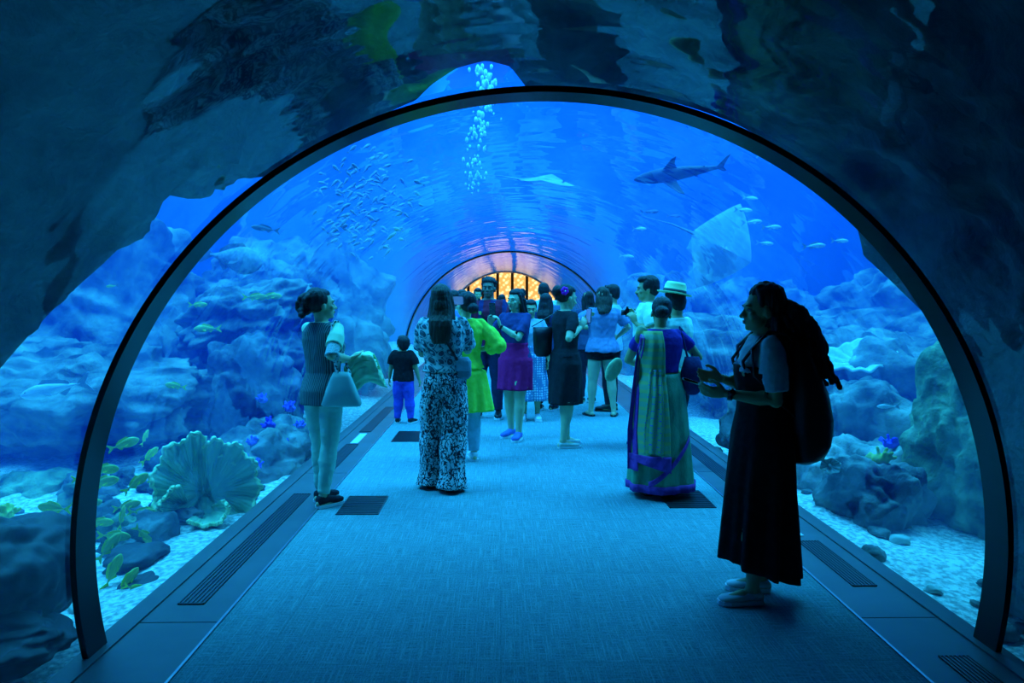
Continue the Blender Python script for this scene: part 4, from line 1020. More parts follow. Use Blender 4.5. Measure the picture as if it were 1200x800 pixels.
# coral rubble by the ledges
rr_ = random.Random(8)
for k in range(40):
    left = k % 2 == 0; x = (LL-rr_.uniform(.2,2.2)) if left else (LR+rr_.uniform(.12,.8)); y = rr_.uniform(3.4,8.0); s = rr_.uniform(.025,.07)
    o = obj('pebble', rock_mesh((s*1.3,s,s*.7), 100+k%7, 3, .3), m_rock if k%3 else m_pale, loc=(x,y,sand_h(x,y)+s*.3)); o.rotation_euler = (0,0,k); tag(o, 'fist-sized stone lying on the gravel '+('left of the left ledge' if left else 'right of the right ledge'), 'stone', 'loose stones on the gravel '+('left' if left else 'right')+' of the tunnel')

for k in range(30):
    x = -2.35-rr_.random()*1.5; y = 4.6+rr_.random()*2.6; s = rr_.uniform(.05,.15)
    o = obj('rubble', rock_mesh((s*1.2,s,s*.8), 120+k%9, 4, .4), (m_rock, m_rock_d, m_rock_g)[k%3], loc=(x,y,sand_h(x,y)+s*.35)); o.rotation_euler = (0,0,k); tag(o, 'knobby piece of reef rubble under the yellow-green shoal', 'rubble', 'reef rubble under the yellow-green shoal')

def loc(root, px, py, dY=0.0):
    w = at(px, py, root.location.y+dY); v = root.rotation_euler.to_matrix().transposed() @ (w-root.location); return v
def LH(root, h, px, py, dY=0.0): return tuple(loc(root, px, py, dY)/h)

# ---- A: dark silhouette woman on the right
r = person('woman in long black pinafore with bushy ponytail, dark backpack and pale slip-ons, at right', 889, 699, 1.60, 88)
h = 1.59
P = make_pose(h, feet=((-.05,.035),(.05,-.02)), toes=(4,-10), hands=[LH(r,h,851,461,-.10), LH(r,h,846,443,.10)], elbows=[(-.25,-.8,-.9),(.25,-.6,-1)], head=(2,2,0), lean=.02)
body(P, r, SK['a'], .0055, hand=({'d':(.05,1,.10),'n':(.8,.1,.5),'curl':.55,'thumb':.6},{'d':(-.1,1,.12),'n':(-.9,.1,.35),'curl':.35,'thumb':.4}))
face(P, r); hair(P, r, 'bushy', seed=5, voxel=.0055)
shirt(P, r, cloth('pale_tee', (.55,.58,.58)), hem=.60, sleeve=.44, e=.008, es=.030, ese=.026, amp=.010, voxel=.007)
skirt(P, r, m_black, waist=.745, hem=.10, rx=.125, ry=.122, name='dress', pleat=8, amp=.012, top_e=.026, cy=-.008, rim=lambda a: .035*math.sin(a))
q = MB(); 
for s in (-1,1): q.tube([P.ax(.69*h)+Vector((s*.05*h,.062*h,0)), P.ax(.76*h)+Vector((s*.058*h,.076*h,0)), P.ax(.835*h)+Vector((s*.058*h,.02*h,0)), P.ax(.835*h)+Vector((s*.055*h,-.03*h,0)), P.ax(.76*h)+Vector((s*.045*h,-.078*h,0)), P.ax(.69*h)+Vector((s*.04*h,-.068*h,0))], .018, 8, flat=.35)
obj('dress_straps', q, m_black, r)
shoes(P, r, cloth('pale_canvas', (.6,.62,.6)), style='flat')
q = MB(); w0 = P.wri[0]-(P.wri[0]-P.elb[0]).normalized()*.02; q.tube([w0-(P.wri[0]-P.elb[0]).normalized()*.012, w0+(P.wri[0]-P.elb[0]).normalized()*.012], .031, 14, round_=False); o, cc = item(r, 'wristwatch', q, m_leather, 'dark wristwatch on the near wrist of the woman in black', 'watch')
q = MB(); q.ell(w0+Vector((-.030,0,.012)), (.008,.017,.017)); part('watch_face', q, m_phone, o, cc)
phone(r, P, loc(r, 817, 449, 0), (.1,-.35,1), (0.1,1,.3), 'dark phone held flat in the hands of the woman in black')
q = MB()
q.loft([(Vector((0,y,z)), rx, ry) for z, y, rx, ry in ((.70,-.205,.06,.05),(.73,-.205,.13,.085),(.80,-.215,.155,.112),(.92,-.21,.16,.118),(1.05,-.195,.15,.106),(1.18,-.17,.13,.082),(1.27,-.15,.11,.055),(1.33,-.14,.07,.035))], n=32, p=2.5)
me = q.mesh('backpack'); bm = bmesh.new(); bm.from_mesh(me); bmesh.ops.subdivide_edges(bm, edges=[e for e in bm.edges], cuts=1, use_grid_fill=True); bm.to_mesh(me); bm.free()
displace(me, folds(.014, 9, 6, 2)); me.polygons.foreach_set('use_smooth', [True]*len(me.polygons))
o, cc = item(r, 'backpack', me, m_leather, 'slouchy black backpack on the back of the woman in the long pinafore', 'backpack')
for s in (-1,1):
    q = MB(); q.tube([Vector((s*.07,-.15,1.28)), P.ax(.845*h)+Vector((s*.068*h,-.045*h,0)), P.ax(.855*h)+Vector((s*.07*h,.0,0)), P.ax(.80*h)+Vector((s*.075*h,.055*h,0)), P.ax(.72*h)+Vector((s*.085*h,.05*h,0)), P.ax(.64*h)+Vector((s*.088*h,-.02*h,0)), Vector((s*.09,-.18,.90))], .016, 8, flat=.35)
    part('shoulder_strap', q, m_leather, o, cc)
q = MB(); q.tube([Vector((-.03,-.15,1.33)), Vector((0,-.155,1.375)), Vector((.03,-.15,1.33))], .008, 8); part('top_loop', q, m_leather, o, cc)

# ---- B: sari wearer, seen from behind
r = person('woman seen from behind in green sari with violet border and dark violet blouse', 772, 579, 1.53, 4)
h = 1.53
P = make_pose(h, feet=((-.06,0),(.06,.03)), toes=(12,-14), hands=[LH(r,h,752,428,.30), LH(r,h,806,432,.28)], elbows=[(-1,-.6,-.1),(.9,-.6,-.4)], head=(-12,22,6), girth=1.18, lean=.03)
body(P, r, SK['a'], .0065); hair(P, r, 'low_bun', seed=9)
shirt(P, r, cloth('violet_blouse', (.09,.03,.30)), hem=.62, sleeve=.30, e=.006, es=.010, amp=.003, name='blouse')
m_sari = mat('sari_green', (.05,.26,.14), .6, .35, col2=(.16,.46,.24), scale=5, stretch=(3,3,1), bump=.3, bscale=40)
m_border = mat('sari_violet_border', (.30,.03,.28), .6, .35, col2=(.42,.05,.38), scale=40, bump=.2)
m_pallu = pattern('sari_pallu', (.12,.16,.50), (.30,.46,.22), 60, .30, .6, kind='check', stretch=(1,1,.6))
m_gold = pattern('sari_gold_bands', (.42,.48,.16), (.24,.42,.24), 5, .30, .55, kind='stripes')
sk = skirt(P, r, m_sari, waist=.615, hem=.035, rx=.165, ry=.135, name='sari', pleat=7, amp=.008, top_e=.016, cx=.01, cy=-.02)
def back_pt(x, z, off=.0):     # point on the back of the draped skirt or torso at local x, height z
    zz = z/h; g = max(0, (.53-zz)/.495)**.8
    T = TORSO; zs = [t[0] for t in T]; bx = float(np.interp(max(zz,.52), zs, [t[1] for t in T]))*h*1.18+.016; by = float(np.interp(max(zz,.52), zs, [t[2] for t in T]))*h*1.18+.03
    X = bx*(1-g)+.165*h*g; Y = by*(1-g)+.135*h*g; u = max(-1,min(1,x/X)); a_ = P.ax(z)
    return Vector((x+.0, a_.y*(1-g)-Y*math.sqrt(max(0,1-u*u))-off-.02*h*g, z))
def pallu(x0a, x1a, x0b, x1b, ztop, zbot, off, name, m, par, wav=.006, slant=0.0, nu=24, nv=60):
    def f(u, v):
        z = ztop+(zbot-ztop)*v + slant*u*v; xa = x0a+(x1a-x0a)*u; xb = x0b+(x1b-x0b)*u; x = xa+(xb-xa)*min(1, v*1.4)
        p = back_pt(x, z, off+.004+wav*(1+math.sin(u*15+v*3))); return p
    q = MB(); q.grid(f, nu, nv); o = obj(name, q, m, par); sm = o.modifiers.new('s','SOLIDIFY'); sm.thickness = .004; return o
pal = pallu(-.165, -.02, -.235, .02, 1.27, .30, .02, 'pallu', m_gold, r, slant=-.06)
pallu(-.115, -.035, -.17, -.02, .98, .36, .028, 'pallu_weave', m_pallu, pal, nu=16)
pallu(-.175, -.150, -.262, -.205, 1.25, .22, .026, 'pallu_border', m_border, pal, nu=6)
pallu(-.255, .02, -.255, .02, .345, .30, .030, 'pallu_end_border', m_border, pal, nu=24, nv=6, slant=-.08)
q = MB(); q.tube([P.sh[0]+Vector((-.01,-.035,-.03)), P.sh[0]+Vector((.015,-.02,.032)), P.sh[0]+Vector((.02,.03,.02)), P.ax(.76*h)+Vector((-.04,.115,0)), P.ax(.68*h)+Vector((.08,.11,0)), P.ax(.62*h)+Vector((.15,.03,0))], [.05,.055,.055,.055,.05,.04], 12, flat=.35); obj('shoulder_drape', q, m_gold, pal)
q = MB()      # diagonal border over the skirt and hem border
def dia(u, v):
    x = -.14+.37*u; z = .13+.36*u**1.3+.045*(v-.5); return back_pt(x, z, .012)
q.grid(dia, 30, 3); o = obj('sari_diagonal_border', q, m_border, sk); sm = o.modifiers.new('s','SOLIDIFY'); sm.thickness = .005
me = sk.data; 
q = MB(); n = 72
for jz in range(2):
    for k in range(n):
        a = 2*PI*k/n; f = 1 - jz*.1; g = 1; w = .008*1.12*h*(math.sin(7*a+1.3*math.sin(2*a)+f*1.2)+.5*math.sin(15*a+f*2+h*9))
        c = Vector(((.0+.01)*h, (.015-.02)*h, .035*h+jz*.06)); q.v.append(c+Vector(((.165*h+w+.006)*math.cos(a), (.135*h+w+.006)*math.sin(a), 0)))
for k in range(n): q.f.append((k, (k+1)%n, n+(k+1)%n, n+k))
o = obj('sari_hem_border', q, m_border, sk); sm = o.modifiers.new('s','SOLIDIFY'); sm.thickness = .004
shoes(P, r, m_leather, sole=m_leather, style='sandal')
q = MB(); q.loft([(loc(r, 811, 462, -.02)+Vector((0,0,0)), .03,.03),(loc(r,811,455,-.02),.085,.05),(loc(r,811,435,-.02),.085,.05),(loc(r,811,418,-.02),.055,.03)], n=24, p=3)
o, cc = item(r, 'handbag', q, cloth('navy_bag', (.02,.03,.12)), 'dark blue handbag hanging at the right side of the sari wearer', 'bag')
q = MB(); q.tube([loc(r,806,420,-.02), loc(r,800,395,-.03), P.sh[1]+Vector((.0,-.01,.05)), loc(r,806,395,.09), loc(r,812,420,.04)], .008, 8); part('strap', q, cloth('navy_strap', (.02,.03,.12)), o, cc)
q = MB(); Mx = Matrix.Rotation(.5,3,'Y'); q.ell(loc(r, 719, 433, -.02), (.055,.02,.10), Mx); o, cc = item(r, 'clutch_bag', q, cloth('cream_bag', (.75,.80,.42)), 'pale yellow clutch bag at the left elbow of the sari wearer', 'bag')

# ---- C: man in pale hat, behind the sari wearer
r = person('man in pale straw hat standing behind the sari wearer', 789, 548, 1.60, 40)
h = 1.60; P = make_pose(h, male=True, head=(-10,8,0), hands=[(-.15,.10,.52),(.15,.10,.52)])
body(P, r, SK['a'], .008); hair(P, r, 'short')
shirt(P, r, cloth('white_shirt', (.62,.80,.62)), hem=.48, sleeve=.5, e=.018, es=.02); trousers(P, r, cloth('dark_trousers', (.03,.035,.05))); shoes(P, r, m_leather, sole=m_leather)
q = MB(); top = H(P,0,-.008,.112); Mh = P.HM @ Matrix.Rotation(.22,3,'X') @ Matrix.Rotation(.16,3,'Y'); ax_, ay_, az_ = Mh.col[0], Mh.col[1], Mh.col[2]; s_ = P.hs
q.loft([(top-az_*.010*s_, .092*s_, .098*s_), (top-az_*.004*s_, .093*s_, .099*s_), (top-az_*.001*s_, .060*s_, .066*s_), (top+az_*.040*s_, .055*s_, .061*s_), (top+az_*.055*s_, .046*s_, .052*s_)], ax=ax_, ay=ay_, n=32)
m_straw = mat('straw', (.66,.80,.34), .8, .2, col2=(.82,.92,.46), scale=60, stretch=(1,1,6), bump=.4)
o, cc = item(r, 'hat', q, m_straw, 'pale straw trilby hat above the head of the sari wearer', 'hat')
q = MB(); q.loft([(top+az_*.0*s_, .0615*s_, .0675*s_), (top+az_*.014*s_, .0600*s_, .066*s_)], ax=ax_, ay=ay_, n=32); part('hat_band', q, cloth('dark_band', (.06,.08,.10)), o, cc)

# ---- D: man with moustache filming
r = person('dark-haired man with moustache in white shirt raising a camera, facing left', 757, 523, 1.76, 82)
h = 1.75; P = make_pose(h, male=True, hands=[LH(r,h,746,379,-.14), LH(r,h,744,374,.10)], elbows=[(-.5,-.3,-1),(.5,-.3,-1)], head=(0,4,0), girth=1.08)
body(P, r, SK['a'], .007, hand=({'d':(.1,.5,.9),'n':(.8,.4,0),'curl':.8},{'d':(-.1,.5,.9),'n':(-.8,.4,0),'curl':.8})); face(P, r); hair(P, r, 'short')
q = MB(); q.ell(H(P,0,.060,.0245), [k*P.hs for k in (.018,.005,.0035)], P.HM); obj('moustache', q, m_hair, r)
shirt(P, r, cloth('bright_white_shirt', (.66,.86,.62)), hem=.47, sleeve=.36, e=.018, es=.024, ese=.028, fl=.05); trousers(P, r, cloth('navy_trousers', (.02,.025,.04))); shoes(P, r, m_leather, sole=m_leather)
c = loc(r, 735, 366, 0); q = MB(); q.box((-.055,-.018,-.04),(.055,.018,.04), None, c)
o, cc = item(r, 'camera', q.mesh('camera', smooth=False), m_phone, 'small black camera raised by the man with the moustache', 'camera')
q = MB(); q.tube([c+Vector((0,.015,.0)), c+Vector((0,.06,.0))], [.027,.030], 20, round_=False); part('lens', q, m_dark, o, cc)
q = MB(); q.box((-.05,-.012,.052),(.02,.012,.060), None, c); q.box((-.02,-.010,.038),(.0,.010,.054), None, c); part('hot_shoe_bar', q.mesh('bar', smooth=False), m_dark, o, cc)

# ---- E: woman in loose grey-blue top and shorts from behind
r = person('woman from behind in loose grey-blue top, dark shorts and flip-flops, wavy hair', 705, 487, 1.66, 6)
h = 1.66; P = make_pose(h, feet=((-.085,0),(.085,-.04)), toes=(16,-20), hands=[LH(r,h,686,378,.16), LH(r,h,724,394,.22)], elbows=[(-1,-.2,-.8),(1,-.3,-.7)], head=(-8,8,0), girth=1.08)
body(P, r, SK['b'], .008, hand=({'d':(0,.3,1),'n':(0,.8,.2),'curl':.7},{})); hair(P, r, 'wavy', m_hair_b, back=.79, seed=3, wid=1.15)
shirt(P, r, cloth('grey_blue_top', (.20,.26,.42), (.26,.33,.50)), hem=.50, sleeve=.42, e=.030, es=.03, ese=.034, fl=.10, amp=.014)
trousers(P, r, m_black, f=.16, e=.018, e1=.026, waist=.55, name='shorts'); shoes(P, r, m_leather, sole=m_leather, style='sandal', name='sandal')
q = MB(); q.tube([P.ax(.835*h)+Vector((-.075,-.02,0)), P.ax(.80*h)+Vector((-.05,-.085,0)), P.ax(.785*h)+Vector((0,-.10,0)), P.ax(.80*h)+Vector((.05,-.085,0)), P.ax(.835*h)+Vector((.075,-.02,0))], [.018,.022,.024,.022,.018], 10); obj('collar', q, cloth('grey_blue_hood', (.14,.19,.32)), r)
phone(r, P, loc(r, 688, 369, .20), (0,-1,0), (0,0,1), 'phone held up by the woman in loose grey-blue top')

# ---- F: person behind E
r = person('dark-haired person facing left with sunglasses on head, behind the woman in grey-blue top', 716, 481, 1.70, 60)
h = 1.70; P = make_pose(h, male=True, head=(10,8,0), hands=[(-.10,.20,.66),(.10,.20,.68)]); body(P, r, SK['a'], .009); hair(P, r, 'short', seed=4)
shirt(P, r, cloth('sky_shirt', (.40,.52,.60)), hem=.48, sleeve=.5, e=.018, es=.02); trousers(P, r, cloth('dark_slacks', (.02,.02,.03))); shoes(P, r, m_leather, sole=m_leather)
q = MB()
for s in (-1,1): q.ell(H(P,s*.022,.030,.118), [k*P.hs for k in (.017,.006,.012)], P.HM)
q.tube([H(P,-.052,-.02,.105), H(P,-.040,.026,.118), H(P,.040,.026,.118), H(P,.052,-.02,.105)], .003, 8); item(r, 'sunglasses', q, m_phone, 'dark sunglasses pushed up on the head beside the wavy-haired woman', 'sunglasses')

# ---- G: woman in black midi dress
r = person('woman in black midi dress with violet flower in dark bun, facing right', 662, 523, 1.655, -62)
h = 1.655; P = make_pose(h, feet=((-.036,.035),(.04,-.04)), toes=(5,-14), hands=[LH(r,h,684,378,.02), LH(r,h,680,384,-.12)], elbows=[(-.4,-.2,-1),(.4,-.4,-1)], head=(-6,14,0), girth=1.08)
body(P, r, SK['b'], .0065, hand=({'d':(.1,.6,.8),'n':(.6,.2,-.2),'curl':.5},{'d':(-.1,.6,.8),'n':(-.6,.2,-.2),'curl':.5})); face(P, r); hair(P, r, 'bun', seed=6)
m_bk = cloth('charcoal_dress', (.018,.018,.022))
shirt(P, r, m_bk, hem=.56, sleeve=.40, e=.008, es=.012, amp=.005, name='dress_top'); skirt(P, r, m_bk, waist=.585, hem=.27, rx=.078, ry=.076, name='dress_skirt', pleat=5, amp=.005, top_e=.012)
shoes(P, r, cloth('pale_flats', (.55,.56,.50)), style='flat')
fl_c = H(P,.044,-.052,.080); m_fl = cloth('violet_petals', (.85,.03,.50)); q = MB()
for k in range(6):
    a = k*PI/3; M3 = P.HM; q.ell(fl_c+M3 @ Vector((.010, .026*math.cos(a), .026*math.sin(a))), (.013,.019,.019), M3)
o, cc = item(r, 'hair_flower', q, m_fl, 'violet flower clip in the bun of the woman in black midi dress', 'flower clip')
q = MB(); q.ell(fl_c+P.HM @ Vector((.02,0,0)), (.008,.008,.008)); part('flower_centre', q, m_white, o, cc)
phone(r, P, loc(r, 690, 370, -.05), (.1,-1,.1), (0,0,1), 'phone held by the woman in black midi dress')
c = loc(r, 636, 398, .02); q = MB(); q.loft([(c+Vector((0,0,-.17)), .04,.06),(c+Vector((0,0,-.13)), .06,.095),(c+Vector((0,0,.04)), .045,.11),(c+Vector((0,0,.13)), .015,.115)], n=28, p=2.5)
o, cc = item(r, 'tote_bag', q, m_leather, 'large black tote bag behind the shoulder of the woman in black midi dress', 'bag')
q = MB(); q.tube([c+Vector((0,.13,.14)), c+Vector((.02,.16,.30)), P.sh[0]+Vector((.02,.02,.05)), P.sh[0]+Vector((.02,-.07,.0)), c+Vector((0,-.12,.14))], .009, 8, flat=.5); part('strap', q, m_leather, o, cc)

# ---- H: woman in magenta skirt photographing
r = person('long-haired woman in navy top and magenta skirt raising a phone, facing the camera', 604, 513, 1.62, 148)
h = 1.62; P = make_pose(h, feet=((-.055,.05),(.05,-.03)), toes=(14,-6), hands=[LH(r,h,586,382,-.16), LH(r,h,575,380,-.02)], elbows=[(-.6,.2,-1),(.6,.2,-1)], head=(-8,0,0), girth=1.04)
body(P, r, SK['b'], .006, hand=({'d':(.1,.3,1),'n':(.9,.5,0),'curl':.7},{'d':(-.1,.3,1),'n':(-.9,.5,0),'curl':.7})); face(P, r); hair(P, r, 'long', back=.72, seed=8, wid=1.1)
shirt(P, r, cloth('navy_blouse', (.05,.05,.16)), hem=.54, sleeve=.42, e=.012, es=.018, amp=.008); 
skirt(P, r, cloth('magenta_skirt', (.85,.012,.13), (.95,.02,.17)), waist=.64, hem=.33, rx=.105, ry=.085, pleat=6, amp=.008, top_e=.016)
shoes(P, r, cloth('blue_sneaker', (.10,.16,.50)), style='sneaker')
phone(r, P, loc(r, 577, 363, -.10), (0,-1,.1), (0,0,1), 'phone raised in the hands of the woman in magenta skirt')
w = P.wri[0]; d = (w-P.elb[0]).normalized(); q = MB(); q.tube([w-d*.03, w-d*.008], .028, 14, round_=False); item(r, 'wristwatch', q, m_leather, 'dark watch band on the wrist of the woman in magenta skirt', 'watch')
w = P.wri[1]; d = (w-P.elb[1]).normalized(); q = MB(); q.tube([w-d*.034, w-d*.022], .026, 14, round_=False); item(r, 'bangle', q, m_white, 'white bangle on the wrist of the woman in magenta skirt', 'bracelet')

# ---- I: girl behind H
r = person('girl with tied-back hair in pale dotted dress, peering past the magenta skirt', 622, 492, 1.50, 176)
h = 1.50; P = make_pose(h, head=(4,6,0)); body(P, r, SK['a'], .009); face(P, r); hair(P, r, 'bun', seed=2)
m_dot = pattern('dotted_dress', (.75,.78,.78), (.16,.26,.42), 34, .34, kind='dots')
shirt(P, r, cloth('pale_bodice', (.45,.52,.56)), hem=.56, sleeve=.5, e=.010, es=.02); skirt(P, r, m_dot, waist=.62, hem=.17, rx=.155, ry=.12, pleat=9, amp=.012, name='dress_skirt'); shoes(P, r, m_white)
q = MB(); c = Vector((.12,.10,.80)); 
q.loft([(c+Vector((0,0,-.17)), .06,.05),(c+Vector((0,0,-.13)), .12,.08),(c+Vector((0,0,.06)), .12,.08),(c+Vector((0,0,.15)), .07,.05)], n=28, p=3); 
o, cc = item(r, 'daypack', q, cloth('dark_pack', (.02,.022,.03)), 'dark daypack hanging in front of the pale dotted dress', 'backpack')
q = MB(); q.tube([c+Vector((-.06,0,.14)), P.ax(.80*h)+Vector((.06,.11,0)), P.sh[1]+Vector((-.03,0,.05)), P.ax(.78*h)+Vector((.08,-.10,0)), c+Vector((.1,-.10,.1))], .012, 8, flat=.4); part('strap', q, cloth('dark_strap', (.02,.022,.03)), o, cc)

# ---- J: man in maroon jersey
r = person('tall dark-haired man in maroon and navy jersey with crossbody strap, facing the camera', 573, 489, 1.78, 166)
h = 1.78; P = make_pose(h, male=True, head=(4,-2,0), feet=((-.07,0),(.07,.03)), toes=(12,-12), hands=[(-.17,.06,.50),(.17,.06,.50)]); body(P, r, SK['c'], .007); face(P, r); hair(P, r, 'curly', seed=1)
m_jer = pattern('maroon_jersey', (.30,.02,.05), (.03,.03,.12), 2.1, .62, kind='vstripes')
sh = shirt(P, r, m_jer, hem=.47, sleeve=.40, e=.018, es=.022, ese=.026, amp=.010)
def chest_front(x, z): 
    dgz = P.ax(z).y; return Vector((x, dgz+.066*h+.018+.018, z))
q = MB()
for k, (zz, ww) in enumerate(((1.33,.05),)): q.slab([chest_front(x, zz)+Vector((0,0,dz)) for x, dz in ((.055,-.02),(.055,.02),(.09,.022),(.09,-.012),(.072,-.028))], .006, (0,1,0))
obj('crest', q.mesh('crest', smooth=False), cloth('crest_gold', (.55,.50,.12)), sh)
cu = bpy.data.curves.new('jersey_text', 'FONT'); cu.body = '23'; cu.size = .075; cu.extrude = .002; cu.align_x = 'CENTER'
to = bpy.data.objects.new('t', cu); COL.objects.link(to); dg = bpy.context.evaluated_depsgraph_get(); tm = bpy.data.meshes.new_from_object(to.evaluated_get(dg)); bpy.data.objects.remove(to)
to = obj('sleeve_print', tm, m_white, sh); to.location = P.sh[1]+Vector((.045,.030,-.10)); to.rotation_euler = (PI/2, 0, PI+math.radians(-35))
trousers(P, r, cloth('blue_black_jeans', (.02,.03,.07)), e=.016, e1=.020); shoes(P, r, m_leather)
q = MB(); q.tube([P.sh[1]+Vector((-.09,-.06,.03)), P.sh[1]+Vector((-.08,.03,.06)), chest_front(.03,1.28)+Vector((0,.004,0)), chest_front(-.06,1.10)+Vector((0,.01,0)), P.ax(.55*h)+Vector((-.17,.06,0)), P.ax(.55*h)+Vector((-.16,-.07,0)), P.ax(.68*h)+Vector((-.06,-.15,0)), P.ax(.78*h)+Vector((.04,-.14,0)), P.sh[1]+Vector((-.09,-.06,.03))], .014, 8, flat=.4)
c = Vector((-.21,.05,.92)); q2 = MB(); q2.loft([(c+Vector((0,0,-.16)),.03,.06),(c+Vector((0,0,-.12)),.045,.09),(c+Vector((0,0,.04)),.04,.09),(c+Vector((0,0,.09)),.015,.08)], n=24, p=3)
o, cc = item(r, 'sling_bag', q2, cloth('olive_sling', (.05,.07,.06)), 'dark sling bag hanging at the hip of the man in maroon jersey', 'bag'); part('strap', q, m_black, o, cc)

# ---- K: woman in patterned blouse and wide leaf-print trousers, from behind
r = person('woman from behind with long straight hair, swirl-print blouse and wide leaf-print trousers', 519, 572, 1.63, -4)
h = 1.63; P = make_pose(h, feet=((-.062,.02),(.050,-.05)), toes=(8,-6), hands=[LH(r,h,503,386,.26), LH(r,h,540,384,.28)], elbows=[(-.08,.5,-1),(.12,.5,-1)], head=(-10,4,0), girth=1.04, hipshift=.01)
body(P, r, SK['b'], .0065); hair(P, r, 'long', m_hair_b, back=.715, seed=12, wid=1.0, voxel=.0055)
m_blouse = pattern('swirl_blouse', (.03,.09,.12), (.42,.50,.50), 9, .50, kind='swirl', c3=(.62,.66,.62))
shirt(P, r, m_blouse, hem=.575, sleeve=.46, e=.022, es=.026, ese=.038, amp=.014, name='blouse', fz=5)
m_leaf = pattern('leaf_print', (.012,.016,.03), (.66,.72,.72), 24, .075, kind='edge', distort=.10, stretch=(1,1,.62))
trousers(P, r, m_leaf, f=.96, e=.016, e1=.072, waist=.625, amp=.018, fz=2.0, drop=.025); shoes(P, r, m_leather, sole=m_leather, style='flat')
phone(r, P, loc(r, 533, 352, .38), (0,-1,0), (1,0,0), 'phone held out before the woman in leaf-print trousers')
c = loc(r, 543, 431, -.06); q = MB(); q.loft([(c+Vector((0,0,-.085)),.04,.03),(c+Vector((0,0,-.06)),.062,.045),(c+Vector((0,0,.05)),.062,.045),(c+Vector((0,0,.085)),.04,.03)], n=28, p=3.5)
o, cc = item(r, 'camera_bag', q, cloth('grey_bag', (.20,.26,.30)), 'small grey camera bag at the hip of the woman in leaf-print trousers', 'bag')
q = MB(); q.box((-.05,-.050,-.02),(.05,-.042,.06), None, c); part('front_flap', q.mesh('flap', smooth=False), cloth('pale_flap', (.42,.48,.52)), o, cc)
q = MB(); q.tube([c+Vector((-.02,-.02,.07)), P.ax(.62*h)+Vector((.13,-.07,0)), P.ax(.72*h)+Vector((.05,-.145,0)), P.ax(.80*h)+Vector((-.07,-.115,0)), P.sh[0]+Vector((.04,0,.055)), P.ax(.72*h)+Vector((-.02,.18,0)), c+Vector((0,.05,.07))], .009, 8, flat=.4); part('strap', q, m_leather, o, cc)

# ---- L: woman in lime tunic beyond K
r = person('woman in lime green tunic and pale trousers, half hidden behind the leaf-print trousers', 546, 540, 1.58, 20)
h = 1.58; P = make_pose(h, feet=((-.05,0),(.05,.0)), hands=[LH(r,h,538,400,.2), LH(r,h,560,410,.1)], head=(20,0,0), elbows=[(-.6,-.6,-.8),(.6,-.6,-.8)]); body(P, r, SK['b'], .008); hair(P, r, 'low_bun', seed=14)
m_lime = cloth('lime_cloth', (.50,.85,.06), (.60,.95,.10))
shirt(P, r, m_lime, hem=.55, sleeve=.75, e=.022, es=.030, ese=.045, amp=.016, name='tunic'); skirt(P, r, m_lime, waist=.60, hem=.30, rx=.135, ry=.11, name='tunic_skirt', pleat=6, amp=.014, cx=.02)
trousers(P, r, cloth('pale_blue_trousers', (.40,.50,.56)), waist=.55, e=.014, e1=.018); shoes(P, r, m_white)
c = loc(r, 530, 362, -.15)

# ---- M: child
r = person('small child in black T-shirt and blue trousers, seen from behind by left ledge', 473, 496, 1.09, -14)
h = 1.05; P = make_pose(h, child=True, male=True, head=(34,-6,0), girth=1.18, feet=((-.075,.0),(.08,.02)), toes=(14,-10), hands=[(-.185,.03,.49),(.185,.03,.49)]); P.hs = h*1.38; P.hp = P.ax(.845*h)
body(P, r, SK['a'], .0065); face(P, r); hair(P, r, 'short', seed=15)
shirt(P, r, m_black, hem=.49, sleeve=.42, e=.012, es=.022, ese=.028); trousers(P, r, cloth('blue_trousers', (.10,.09,.55)), e=.016, e1=.018, amp=.008); shoes(P, r, m_leather)

# ---- N: woman in pale jeans on the left
r = person('woman in pale jeans and knit top with curly ponytail, looking right at left ledge', 381, 590, 1.61, -30)
h = 1.60; P = make_pose(h, feet=((-.045,.02),(.035,-.05)), toes=(-4,-12), hands=[LH(r,h,412,421,.16), LH(r,h,408,420,-.06)], elbows=[(-.15,-.9,-.8),(.4,-.8,-.8)], head=(-32,-2,0), girth=1.0)
body(P, r, SK['b'], .006, hand=({'d':(.2,1,.15),'n':(.2,.1,1),'curl':.3},{'d':(.1,1,.12),'n':(-.2,.1,1),'curl':.35})); face(P, r); hair(P, r, 'pony_curly', seed=17)
m_knit = pattern('striped_knit', (.035,.06,.07), (.20,.28,.26), 22, .5, kind='vstripes')
sh = shirt(P, r, m_knit, hem=.465, sleeve=.0, e=.016, es=.006, amp=.006, name='vest', armsel=(), fl=.04)
m_sl = mat('cream_top', (.62,.84,.52), .85, .2, bump=.2)
q = MB()
for i in (0,1): arm(q, P, i, .016, .36, .022)
torso(q, P, .010, .74, .84); me = remesh(q, 'top', .007, 2); displace(me, folds(.005, 11, 6, 3)); tp = obj('top', me, m_sl, r)
m_net = pattern('netted_sleeve', (.02,.04,.05), (.50,.58,.56), 90, .25, kind='dots')
for i in (0,1):
    q = MB(); a = P.sh[i].lerp(P.elb[i], .55); b2 = P.elb[i]; c2 = P.elb[i].lerp(P.wri[i], .22); q.tube([a, b2, c2], [.046,.048,.044], 16, round_=False); me = remesh(q, 'sleeve', .006, 1); obj('sleeve', me, m_net, tp)
trousers(P, r, mat('pale_jeans', (.45,.68,.50), .8, .2, col2=(.55,.80,.60), scale=8, bump=.3, bscale=30), f=.955, e=.004, e1=.010, amp=.007, fz=16); shoes(P, r, cloth('black_mesh', (.02,.022,.03)), style='sneaker')
m_bag = mat('pale_leather', (.42,.66,.58), .5, .4, bump=.1)
c = loc(r, 400, 457, -.13); Mr = Matrix.Rotation(math.radians(30), 3, 'Z'); q = MB(); 
